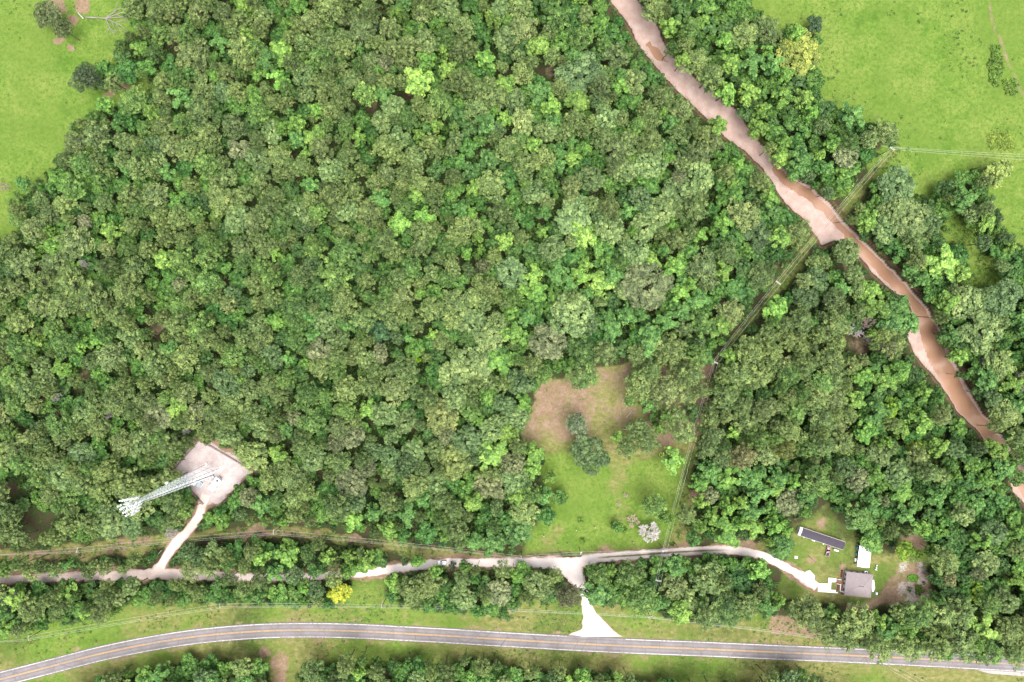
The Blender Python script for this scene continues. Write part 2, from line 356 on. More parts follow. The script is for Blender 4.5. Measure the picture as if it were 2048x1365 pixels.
def water_material():
    t = NT('muddy_water')
    n1 = t.noise(0.07, 4, 0.6); n2 = t.noise(1.2, 3, 0.6)
    n3 = t.noise(0.3, 5, 0.75, stretch=(1.0, 0.45, 1)); c = t.mix(n1, (0.255, 0.138, 0.082), (0.300, 0.178, 0.118)); c = t.mix(t.ramp(n3, (0.36, 0.25), (0.52, 0.0)), c, (0.20, 0.105, 0.060))
    t.col(c); t.rough(0.22); t.b.inputs['Specular IOR Level'].default_value = 0.35
    t.bump(n2, 0.12, 0.05)
    return t.m
GROUND = ground_material(); ASPHALT = asphalt_material(); GRAVEL = gravel_material(); WATERM = water_material()
WHITEP = plain('white_road_paint', (0.72, 0.70, 0.70), 0.7, 0.2, 2.5)
YELLOWP = plain('yellow_road_paint', (0.50, 0.29, 0.06), 0.7, 0.2, 2.5)
def worn(name, c):
    t = NT(name); n = t.noise(0.9, 5, 0.75); n2 = t.noise(0.06, 3, 0.6)
    f = t.math('ADD', n, t.math('MULTIPLY', t.math('SUBTRACT', n2, 0.5), 0.5))
    t.col(t.mix(t.ramp(f, (0.44, 0.0), (0.60, 0.75)), c, (0.17, 0.155, 0.155))); t.rough(0.75); return t.m
WHITEP = worn('white_road_paint_worn', (0.60, 0.58, 0.58)); YELLOWP = worn('yellow_road_paint_worn', (0.52, 0.29, 0.055))
GALV = plain('galvanised_steel', (0.66, 0.69, 0.70), 0.5, 0.10, 2.0, 0.0, 0.5)
CABLE = plain('black_cable', (0.02, 0.02, 0.022), 0.6, 0.1)
WHITE = plain('white_painted', (0.80, 0.80, 0.79), 0.45, 0.05)
CONC = plain('concrete', (0.66, 0.63, 0.61), 0.9, 0.12, 0.8)
POLEW = plain('pole_wood', (0.11, 0.085, 0.065), 0.9, 0.25, 3.0)
ARMW = plain('crossarm_wood_grey', (0.50, 0.47, 0.44), 0.9, 0.15, 3.0)
WIRE = plain('aluminium_wire', (0.62, 0.62, 0.60), 0.5, 0.05)
RUSTY = plain('weathered_fence_timber', (0.22, 0.13, 0.095), 0.9, 0.25, 2.0)
BLACKG = plain('dark_glass', (0.012, 0.014, 0.018), 0.08, 0.1, spec=0.5)
RUBBER = plain('tyre_rubber', (0.02, 0.02, 0.02), 0.9, 0.1)

# ------------------------------------------------------------------ ground sheet
def axis(a, b, step, far):
    core = np.arange(a, b + step * 0.5, step); ext = np.array([6, 18, 45, 110, 300, 800, 2000.0]) * far
    return np.concatenate([a - ext[::-1], core, b + ext])
xs = axis(-296, 296, 1.0, 1.0); ys = axis(-204, 204, 1.0, 1.0)
GX, GY = np.meshgrid(xs, ys); X = GX.ravel(); Y = GY.ravel()
wob = (fbm(X, Y, 9, 3) - 0.5) * 5.0
wx = X + (fbm(X + 90, Y, 7, 3) - 0.5) * 6; wy = Y + (fbm(X, Y + 90, 7, 3) - 0.5) * 6
def sd_(poly, warp=True): return sdf(W(poly), wx if warp else X, wy if warp else Y)
riv = sdf(W(RIVER), X, Y) + (fbm(X, Y, 6, 3) - 0.5) * 2.2
wtr = np.minimum(sdf(W(strip_poly(WATER)), X, Y), sdf(W(strip_poly(WATER2)), X, Y)) + (fbm(X + 50, Y, 5, 3) - 0.5) * 3.0
rdist = np.minimum.reduce([pdist(W(np.array(l)[:, :2]), X, Y) for l in (HWY, GRAV, DRIVE, SPUR, ACCESS)])
Z = -0.03 - 0.45 * smooth(8, 16, rdist) * fbm(X, Y, 22, 4)
calm = np.minimum.reduce([sdf(W(HOME), X, Y), sdf(W(PAD), X, Y)])
Z = np.where(calm < 6, -0.03 - (Z * -1 - 0.03) * smooth(0, 6, calm), Z)
Z = Z + np.where(riv < 1.6, -2.5 * smooth(1.6, -2.2, riv) + (fbm(X, Y, 12, 4) - 0.5) * 0.35 * smooth(-1, -5, riv), 0)
Z = Z - 0.45 * smooth(0.6, -1.8, wtr) * (riv < 0)
dh = pdist(W(HWY), X, Y); Z = Z - 0.55 * np.exp(-((dh - 9.5) / 2.2) ** 2)          # roadside ditches
verts = np.stack([X, Y, Z], 1); nx, ny = len(xs), len(ys)
ii = np.arange(nx * ny).reshape(ny, nx)
faces = np.stack([ii[:-1, :-1].ravel(), ii[:-1, 1:].ravel(), ii[1:, 1:].ravel(), ii[1:, :-1].ravel()], 1)
def inside(d, e=2.5): return smooth(e, -e, d)
lush = np.maximum.reduce([inside(sd_(MEAD_L) - 5), inside(sd_(MEAD_R) - 5), inside(sd_(MEAD_S) - 4)])
lush_c = inside(sd_([(1085, 905), (1200, 905), (1240, 905), (1300, 910), (1390, 905), (1372, 950), (1370, 1040), (1330, 1094), (1050, 1108), (1047, 1060), (1085, 1025), (1100, 1000), (1078, 960)]), 6)
far_ = np.maximum(np.abs(X) - 296, np.abs(Y) - 204) > 0
lush = np.maximum(lush, 1.0 * lush_c * np.clip(0.6 + 1.1 * fbm(X, Y, 30, 3), 0, 1))
verge = inside(sd_(VERGE) - 4); home = inside(sd_(HOME)); util = inside(sd_(UTIL)); corr = inside(sd_(CORR)); clr = inside(sd_(CLEARING))
bank = inside(sdf(W([(1262, -10)] + [(x + 2, y) for x, y in RIV_R[2:14]] + [(1668, 400), (1700, 380), (1580, 290), (1500, 190), (1410, 110), (1330, 0)]), wx, wy))
lush = np.maximum(lush, np.maximum(0.72 * verge * np.clip(0.35 + fbm(X, Y, 40, 3), 0, 1.2), 0.6 * home * np.clip(0.3 + 1.1 * fbm(X + 9, Y, 18, 3), 0, 1)))
lush = np.maximum(np.maximum(lush, 0.8 * bank), 0.62 * corr)
edge_r = np.exp(-((dh - 5.0) / 1.6) ** 2)
dry = np.maximum.reduce([0.8 * verge * np.clip(fbm(X + 70, Y, 26, 3) * 1.5 - 0.12, 0, 1), 0.8 * util, 0.55 * corr, 0.8 * home * np.clip(fbm(X + 40, Y, 14, 3) * 1.7 - 0.42, 0, 1),
                         clr * (1 - 0.8 * lush_c) * 0.9, clr * np.clip(fbm(X + 21, Y + 8, 16, 3) * 2.2 - 1.12, 0, 0.8)])
blob = lambda px, py, r, e=None: smooth(r * M * 1.35, r * M * 0.45, np.hypot(wx - (px - 1024) * M, wy - (682.5 - py) * M))
soil = np.maximum.reduce([inside(sd_([(1076, 766), (1200, 728), (1290, 730), (1275, 830), (1235, 862), (1228, 905), (1150, 880), (1110, 890), (1050, 896), (1045, 870), (1070, 800)]), 4) * np.clip(-0.02 + fbm(X, Y + 30, 18, 4) * 1.05, 0, 0.75),
    inside(sd_([(1280, 735), (1440, 722), (1400, 870), (1330, 900), (1290, 850)]), 3) * 0.8,
    inside(sd_(DIRT)), 0.95 * inside(sd_([(1780, 1145), (1850, 1115), (1868, 1160), (1873, 1182), (1866, 1204), (1820, 1213), (1690, 1222), (1760, 1180)]), 4) * np.clip(0.1 + fbm(X, Y, 8, 3) * 1.2, 0, 1),
    inside(sd_([(1795, 1072), (1850, 1074), (1858, 1100), (1830, 1100)])) * 0.9, inside(sd_([(1690, 1205), (1760, 1205), (1740, 1228), (1690, 1222)])),
    util * np.clip(fbm(X, Y + 5, 12, 3) * 2.4 - 0.95, 0, 1), inside(sd_(PAD) - 2.5), 0.9 * blob(110, 15, 20), 0.8 * blob(140, 35, 14), 0.7 * blob(120, 75, 12), 0.7 * blob(140, 92, 8), 0.8 * blob(225, 180, 16), 0.8 * blob(215, 195, 10), 0.7 * blob(250, 168, 10),
    0.9 * blob(165, 8, 16), 0.8 * blob(560, 1350, 12), 0.8 * blob(530, 1302, 14), 0.8 * blob(1545, 1255, 10), 0.6 * blob(763, 1210, 7), 0.6 * blob(762, 1168, 6), 0.7 * blob(1375, 1095, 16), 0.7 * blob(1490, 1086, 26), 0.7 * blob(1320, 1122, 22), 0.6 * blob(1205, 1226, 8), 0.7 * blob(1390, 990, 14), 0.7 * blob(1420, 775, 14), 0.6 * blob(1645, 1045, 12), 0.6 * blob(1690, 1130, 10), 0.6 * blob(1617, 1118, 12),
    0.85 * smooth(5.5, 2.5, np.minimum(pdist(W([(560, 1320), (556, 1380), (552, 1440)]), wx, wy), 99)) * 0.8,
    0.7 * smooth(4.5, 2.6, np.minimum.reduce([pdist(W(np.array(l)[:, :2]), wx, wy) for l in (GRAV, DRIVE, ACCESS)])),
    *[0.75 * smooth(r * M * 1.5, r * M * 0.5, np.hypot(wx - (gx - 1024) * M, wy - (682.5 - gy) * M)) * (0.35 if gx < 100 else 0.6) for gx, gy, r in GAPS if r > 9]])
soil = np.maximum(soil, 0.56 * edge_r * fbm(X, Y, 5, 2) * 1.3)
sand = inside(riv + 0.6, 0.8)
mud = np.maximum(np.exp(-((riv - 0.8) / 0.8) ** 2) * 0.85, 0)
garden = inside(sd_([(1795, 1120), (1850, 1110), (1868, 1160), (1873, 1182), (1866, 1204), (1820, 1213), (1700, 1222), (1770, 1180)]), 4)
grav = np.maximum(inside(sd_(PAD), 1.8), garden * np.clip(fbm(X + 3, Y + 60, 5, 3) * 1.4 - 0.28, 0, 0.55))
path_r = 0.5 * smooth(2.0, 0.5, pdist(W([(1975, -20), (1985, 40), (1992, 62), (1998, 70), (2010, 105), (2020, 130), (2034, 160), (2050, 195), (2070, 240)]), X, Y))
soil = np.maximum(soil, path_r)
lush[far_] = 0.0; lush = np.where(far_ & (X < -296) & (Y > 60), 1, lush); lush = np.where(far_ & (X > 296) & (Y > 30), 1, lush)
dry[far_] *= 0; soil[far_] *= 0
gme = mesh_np('ground', verts, faces, GROUND, True)
def vattr(me, name, cols):
    a = me.attributes.new(name, 'FLOAT_COLOR', 'POINT'); d = np.ones((len(cols[0]), 4), np.float32)
    for k, c in enumerate(cols): d[:, k] = c
    a.data.foreach_set('color', d.ravel())
vattr(gme, 'zone_a', [lush, dry, soil]); vattr(gme, 'zone_b', [sand, mud, grav])
ground = tag(link('ground', gme), 'grass, bare soil and leaf litter under the whole wood', kind='structure')

def ground_z(x, y):
    i = np.clip(np.searchsorted(xs, x), 1, nx - 1); j = np.clip(np.searchsorted(ys, y), 1, ny - 1)
    return Z.reshape(ny, nx)[j, i]

# ------------------------------------------------------------------ roads, river water
def strip(name, line, cols, z, mat, step=1.5, jitter=0.0, attrs=None, parent=None, lift=0.0, seed=1):
    """ribbon along a line of (px, py, width px); cols = number of lanes of quads across"""
    p = resample(line, step / M); c = W(p[:, :2]); w = p[:, 2] * M / 2
    t = np.gradient(c, axis=0); t /= np.linalg.norm(t, axis=1)[:, None]; n = np.stack([-t[:, 1], t[:, 0]], 1)
    u = np.linspace(-1, 1, cols + 1); V = []; A = []
    for k, q in enumerate(u):
        e = w * q
        if abs(q) > 0.99 and jitter: e = e + np.sign(q) * (fbm(c[:, 0] + 40 * q, c[:, 1] + seed, 2.6, 3) - 0.5) * 2 * jitter
        V.append(np.column_stack([c + n * e[:, None], np.full(len(c), z) + lift * (1 - q * q)])); A.append(np.full(len(c), q))
    V = np.stack(V, 1); A = np.stack(A, 1); m, k = A.shape; idx = np.arange(m * k).reshape(m, k)
    F = np.stack([idx[:-1, :-1].ravel(), idx[:-1, 1:].ravel(), idx[1:, 1:].ravel(), idx[1:, :-1].ravel()], 1)
    me = mesh_np(name, V.reshape(-1, 3), F[:, ::-1], mat)
    a = me.attributes.new('across', 'FLOAT', 'POINT'); a.data.foreach_set('value', A.ravel().astype(np.float32))
    for nm, fn in (attrs or {}).items():
        a = me.attributes.new(nm, 'FLOAT', 'POINT'); v = np.repeat(fn(p), k).astype(np.float32); a.data.foreach_set('value', v)
    return link(name, me, parent)
hw3 = [(x, y, 31.5) for x, y in HWY]
road = tag(strip('highway', hw3, 12, 0.06, ASPHALT, 2.0, 0.18, lift=0.05), 'grey two lane asphalt highway curving along the lower edge', kind='structure')
def offset_line(line, off_m, width_m, z, name, mat, x0=-1e9, x1=1e9, parent=None):
    p = resample([(x, y) for x, y in line], 8.0); c = W(p); t = np.gradient(c, axis=0); t /= np.linalg.norm(t, axis=1)[:, None]; n = np.stack([-t[:, 1], t[:, 0]], 1)
    keep = (p[:, 0] >= x0) & (p[:, 0] <= x1); c = c[keep]; n = n[keep]
    a = c + n * (off_m + width_m / 2); b = c + n * (off_m - width_m / 2); m = len(c); zz = np.full(m, z)
    V = np.vstack([np.column_stack([a, zz]), np.column_stack([b, zz])]); F = np.array([(i, m + i, m + i + 1, i + 1) for i in range(m - 1)])
    return link(name, mesh_np(name, V, F, mat), parent)
offset_line(HWY, 3.32, 0.27, 0.105, 'edge_line', WHITEP, -300, 1137, road)
offset_line(HWY, 3.32, 0.27, 0.105, 'edge_line', WHITEP, 1242, 2400, road)
offset_line(HWY, -3.45, 0.27, 0.103, 'edge_line', WHITEP, parent=road)
offset_line(HWY, 0.20, 0.19, 0.118, 'centre_line', YELLOWP, parent=road)
offset_line(HWY, -0.20, 0.19, 0.118, 'centre_line', YELLOWP, parent=road)
zero = lambda p: np.zeros(len(p)); ramp_w = lambda p: np.clip(1 - (p[:, 0] - 250) / 550, 0, 1) * 0.62
tag(strip('gravel_road', GRAV, 8, 0.016, GRAVEL, 1.0, 0.9, {'wear': ramp_w, 'grassy': zero}, lift=0.06, seed=3), 'pale gravel lane running beside the utility line', kind='structure')
tag(strip('gravel_driveway', DRIVE, 8, 0.022, GRAVEL, 0.8, 0.8, {'wear': lambda p: np.zeros(len(p)) + 0.05, 'grassy': lambda p: smooth(1180, 1220, p[:, 0]) * smooth(1480, 1400, p[:, 0])}, lift=0.06, seed=9), 'white gravel driveway with two wheel tracks leading to the house', kind='structure')
tag(strip('gravel_entrance', SPUR, 10, 0.028, GRAVEL, 0.6, 1.1, {'wear': zero, 'grassy': zero}, lift=0.05, seed=15), 'white gravel entrance flaring out to the highway', kind='structure')
tag(strip('access_track', ACCESS, 8, 0.020, GRAVEL, 0.8, 0.8, {'wear': lambda p: np.zeros(len(p)) + 0.45, 'grassy': zero}, lift=0.05, seed=21), 'pinkish gravel track up to the tower compound', kind='structure')
tag(strip('concrete_pullout', [(1955, 1338, 5), (1985, 1343, 10), (2048, 1347, 11), (2150, 1353, 11), (2300, 1361, 11)], 4, 0.04, plain('old_concrete', (.33, .30, .29), .9, .2, .5), 1.5, 0.2, {}), 'pale concrete shoulder beside the highway', kind='structure')
wcz = -0.03 - 0.22 - 2.5 - 0.14
tag(strip('river_water', [(x, y, w + 16) for x, y, w in WATER2], 8, wcz, WATERM, 1.5, 0.3, {}), 'muddy orange brown river water', kind='structure')
tag(strip('river_pool', [(x, y, w + 6) for x, y, w in WATER], 6, wcz, WATERM, 1.5, 0.3, {}), 'shallow brown pool in the sandy river bed', kind='structure')

# ------------------------------------------------------------------ tree building
def unit(v): return v / (np.linalg.norm(v, axis=-1, keepdims=True) + 1e-9)
def fib_dirs(n, zmin, r):
    i = np.arange(n) + 0.5; z = 1 - (1 - zmin) * i / n; ph = i * 2.399963 + r.random() * 6.28
    s = np.sqrt(np.clip(1 - z * z, 0, 1)); d = np.stack([s * np.cos(ph), s * np.sin(ph), z], 1)
    return unit(d + r.normal(0, 0.16, d.shape))
class Leaves:
    def __init__(s): s.c = []; s.n = []; s.l = []; s.v = []
    def clump(s, c, rad, n, size, r, up=0.25, out=None, zmin=-0.25, flat=0.8):
        d = unit(r.normal(0, 1, (n * 2, 3))); d = d[d[:, 2] > zmin][:n]
        if out is not None: d = unit(d + np.asarray(out) * 0.35)
        rr = rad * r.uniform(0.72, 1.06, (len(d), 1)); p = np.asarray(c) + d * rr * np.array([1, 1, flat])
        s.c.append(p); s.n.append(unit(d + np.array([0, 0, up]) + r.normal(0, 0.30, d.shape)))
        s.l.append(size * r.uniform(0.7, 1.3, len(d))); s.v.append(np.clip(r.normal(0.5, 0.23) + r.normal(0, 0.17, len(d)), 0, 1))
    def mesh(s, name, r, ratio=0.62):
        c = np.vstack(s.c); n = np.vstack(s.n); l = np.concatenate(s.l)[:, None]; v = np.concatenate(s.v)
        a = unit(np.cross(n, unit(r.normal(0, 1, c.shape)))); b = np.cross(n, a)
        q = np.stack([c + a * l, c + b * l * ratio + n * l * 0.12, c - a * l, c - b * l * ratio + n * l * 0.12], 1)
        m = len(c); me = mesh_np(name, q.reshape(-1, 3), np.arange(4 * m).reshape(m, 4), LEAF)
        at = me.attributes.new('lv', 'FLOAT', 'FACE'); at.data.foreach_set('value', v.astype(np.float32))
        return me
def wood(name, segs, mat, n=6):
    m = MB()
    for a, b, r0, r1 in segs: m.tube(a, b, r0, r1, n=n, caps=False)
    me = bpy.data.meshes.new(name); me.from_pydata([tuple(v) for v in m.v], [], m.f); me.update()
    me.polygons.foreach_set('use_smooth', [True] * len(me.polygons)); me.materials.append(mat); return me

def proto_oak(seed, tan=False):
    r = np.random.default_rng(seed); R, Ht = 6.5, 17.0; L = Leaves(); segs = []
    nl = r.integers(7, 11); z0 = Ht - 5.4
    lob = [(np.array([r.normal(0, .6), r.normal(0, .6), z0 + 2.2]), R * 0.46)]
    for k in range(nl):
        a = 2 * math.pi * k / nl + r.normal(0, 0.25); q = R * r.uniform(0.46, 0.70)
        lob.append((np.array([q * math.cos(a), q * math.sin(a), z0 + r.uniform(-0.8, 1.5)]), R * r.uniform(0.28, 0.42)))
    for c, lr in lob:
        n = int(15 * (lr / 2.6) ** 1.6) + 4
        for d in fib_dirs(n, -0.30, r):
            cr = r.uniform(0.72, 1.12)
            L.clump(c + d * (lr - 0.35 * cr) * np.array([1, 1, 0.9]), cr, 40, 0.31, r, 0.3, d)
        segs.append(((0, 0, Ht * 0.42), tuple(c), 0.16, 0.05))
    segs.append(((0, 0, -0.6), (0, 0, Ht * 0.45), 0.38, 0.26)); segs.append(((0, 0, Ht * 0.45), (0.2, 0, Ht * 0.75), 0.26, 0.08))
    return L.mesh('broad_crown', r), wood('trunk_limbs', segs, BARK), R, Ht
def proto_pine(seed):
    r = np.random.default_rng(seed); R, Ht = 4.2, 21.0; L = Leaves(); segs = [((0, 0, -0.6), (0, 0, Ht * 0.5), 0.26, 0.18), ((0, 0, Ht * 0.5), (0, 0, Ht - 0.8), 0.18, 0.03)]
    nw = r.integers(8, 11); sk = r.normal(0, 0.35, 2)
    lop = r.uniform(0.75, 1.15, 12)
    for w in range(nw):
        t = (w + 0.4) / nw; z = Ht - 0.9 - t * 7.2; rad = R * (0.20 + 0.84 * math.sin(min(1, t * 1.25) * math.pi / 2)) * (1 - 0.25 * max(0, t - 0.75) / 0.25)
        nb = 5 + int(rad * 0.9); ph = r.random() * 6.28
        for k in range(nb):
            a = ph + 2 * math.pi * k / nb + r.normal(0, 0.22); q = rad * r.uniform(0.72, 1.06) * lop[int(a / 6.2832 * 12) % 12]
            tip = np.array([q * math.cos(a) + sk[0] * t, q * math.sin(a) + sk[1] * t, z + r.normal(0, 0.35) + 0.25])
            cr = r.uniform(0.55, 0.88)
            L.clump(tip, cr, 32, 0.32, r, 0.35, None, -0.35, 0.8)
            if q > 2.2 and r.random() < .7: L.clump(tip * np.array([.6, .6, 1]) + np.array([0, 0, 0.1]), cr * 0.8, 18, 0.32, r, 0.35, None, -0.3, 0.7)
            if k % 2 == 0: segs.append(((0, 0, z - 0.6), tuple(tip), 0.06, 0.02))
    L.clump((0, 0, Ht - 0.7), 0.8, 30, 0.44, r, 0.3)
    return L.mesh('needle_crown', r, 0.36), wood('trunk_limbs', segs, BARK, 5), R, Ht
def proto_gum(seed):
    r = np.random.default_rng(seed); R, Ht = 4.5, 18.5; L = Leaves(); segs = [((0, 0, -0.6), (0, 0, Ht * 0.55), 0.28, 0.18), ((0, 0, Ht * 0.55), (0, 0, Ht - 1.0), 0.18, 0.03)]
    nb = r.integers(6, 10); z0 = Ht - 6.5
    spots = [(np.array([0, 0, Ht - 1.4]), 1.45)]
    for k in range(nb):
        a = 2 * math.pi * k / nb + r.normal(0, 0.3); far = R * r.uniform(0.55, 0.92); zz = z0 + r.uniform(0.5, 3.2)
        for s in (0.42, 0.72, 1.0):
            if s == 0.72 and r.random() < 0.15: continue
            spots.append((np.array([far * s * math.cos(a), far * s * math.sin(a), zz + (1 - s) * 3.0 + r.normal(0, .25)]), r.uniform(0.95, 1.45) * (1.08 - 0.22 * s)))
        segs.append(((0, 0, zz - 1.5), (far * math.cos(a), far * math.sin(a), zz), 0.08, 0.02))
    for c, lr in spots:
        for d in fib_dirs(7, -0.15, r):
            L.clump(c + d * lr * 0.62, lr * 0.5, 30, 0.32, r, 0.3, d, -0.35)
    for k in range(16):   # lower, shaded skirt
        a = r.random() * 6.28; q = R * r.uniform(.3, .85)
        L.clump((q * math.cos(a), q * math.sin(a), z0 - r.uniform(0, 3.5)), 1.1, 26, 0.45, r, 0.3)
    return L.mesh('bright_crown', r), wood('trunk_limbs', segs, BARK, 5), R, Ht
def proto_small(seed):
    r = np.random.default_rng(seed); R, Ht = 3.6, 11.0; L = Leaves(); segs = [((0, 0, -0.5), (0, 0, Ht * 0.5), 0.18, 0.12)]
    nl = r.integers(5, 8); z0 = Ht - 3.6
    lob = [(np.array([0, 0, z0 + 1.5]), 1.9)]
    for k in range(nl):
        a = 2 * math.pi * k / nl + r.normal(0, 0.3); q = R * r.uniform(0.45, 0.72)
        lob.append((np.array([q * math.cos(a), q * math.sin(a), z0 + r.uniform(-1.6, 1.0)]), r.uniform(1.0, 1.6)))
    for c, lr in lob:
        for d in fib_dirs(int(8 * (lr / 1.4) ** 1.5) + 3, -0.4, r):
            L.clump(c + d * lr * 0.7 * np.array([1, 1, .95]), r.uniform(0.5, 0.8), 30, 0.29, r, 0.3, d)
        segs.append(((0, 0, Ht * 0.4), tuple(c), 0.08, 0.03))
    return L.mesh('leafy_crown', r), wood('trunk_limbs', segs, BARK, 5), R, Ht
def proto_shrub(seed):
    r = np.random.default_rng(seed); L = Leaves(); R, Ht = 1.9, 3.4
    for k in range(9):
        a = r.random() * 6.28; q = R * math.sqrt(r.random()) * 0.8
        L.clump((q * math.cos(a), q * math.sin(a), r.uniform(1.2, 2.8) - 0.3 * q), r.uniform(0.5, 0.85), 24, 0.32, r, 0.3)
    return L.mesh('shrub_leaves', r), wood('stems', [((0, 0, -0.3), (r.normal(0, .6), r.normal(0, .6), 2.0), 0.06, 0.02) for k in range(3)], BARK, 4), R, Ht
def proto_dead(seed, mat, R=4.5, Ht=13.0, twigs=1.0):
    r = np.random.default_rng(seed); segs = [((0, 0, -0.5), (0, 0, Ht * 0.5), 0.26, 0.2)]
    def grow(p, d, l, rad, depth):
        q = p + d * l; segs.append((tuple(p), tuple(q), rad, rad * 0.62))
        if depth == 0: return
        for k in range(int(3 * twigs) if depth > 1 else int(5 * twigs)):
            nd = unit(d + r.normal(0, 0.55, 3) + np.array([0, 0, 0.12])); grow(p + d * l * r.uniform(0.45, 1.0), nd, l * r.uniform(0.5, 0.75), max(0.055, rad * 0.6), depth - 1)
    for k in range(6):
        a = 2 * math.pi * k / 6 + r.normal(0, .3); d = unit(np.array([math.cos(a), math.sin(a), r.uniform(0.4, 1.3)]))
        grow(np.array([0, 0, Ht * r.uniform(0.38, 0.55)]), d, R * 0.52, 0.13, 3)
    return wood('bare_branches', segs, mat, 4), R, Ht

PROTO = {'oak': [proto_oak(100 + k) for k in range(8)], 'pine': [proto_pine(200 + k) for k in range(12)], 'gum': [proto_gum(300 + k) for k in range(8)], 'small': [proto_small(400 + k) for k in range(8)]}
SHRUB = [proto_shrub(500 + k) for k in range(4)]
DEAD = [proto_dead(600 + k, DEADW, twigs=1.7) for k in range(3)]; DEADPINK = [proto_dead(620 + k, DEADP, 5.0, 12.0, 1.4) for k in range(2)]
NAME = {'oak': 'broad_crowned_tree', 'pine': 'pine_tree', 'gum': 'bright_leaved_tree', 'small': 'small_leafy_tree'}

def tint_of(kind, r):
    """albedo of a crown: each kind has its own family of greens"""
    u = r.random(); v = r.random(); w = r.normal(0, 1)
    if kind == 'pine':
        c = np.array([0.088, 0.146, 0.044]) * (1 - u) + np.array([0.140, 0.202, 0.058]) * u
        if v < 0.15: c = c * np.array([1.08, 1.02, 1.15])
        if v > 0.80: c = c * np.array([0.80, 1.0, 0.80])
    elif kind == 'oak':
        c = np.array([0.112, 0.184, 0.064]) * (1 - u) + np.array([0.155, 0.228, 0.076]) * u
        if v < 0.05: c = np.array([0.150, 0.185, 0.085])
        if v > 0.8: c = np.array([0.086, 0.150, 0.056])
    elif kind == 'gum':
        c = np.array([0.095, 0.220, 0.040]) * (1 - u) + np.array([0.150, 0.262, 0.052]) * u
        if v < 0.35: c = np.array([0.080, 0.185, 0.045])
    else:
        c = np.array([0.040, 0.120, 0.026]) * (1 - u) + np.array([0.084, 0.180, 0.034]) * u
        if v < 0.2: c = np.array([0.054, 0.122, 0.032])
    return np.clip(c * (1 + 0.13 * w), 0.01, 0.5)

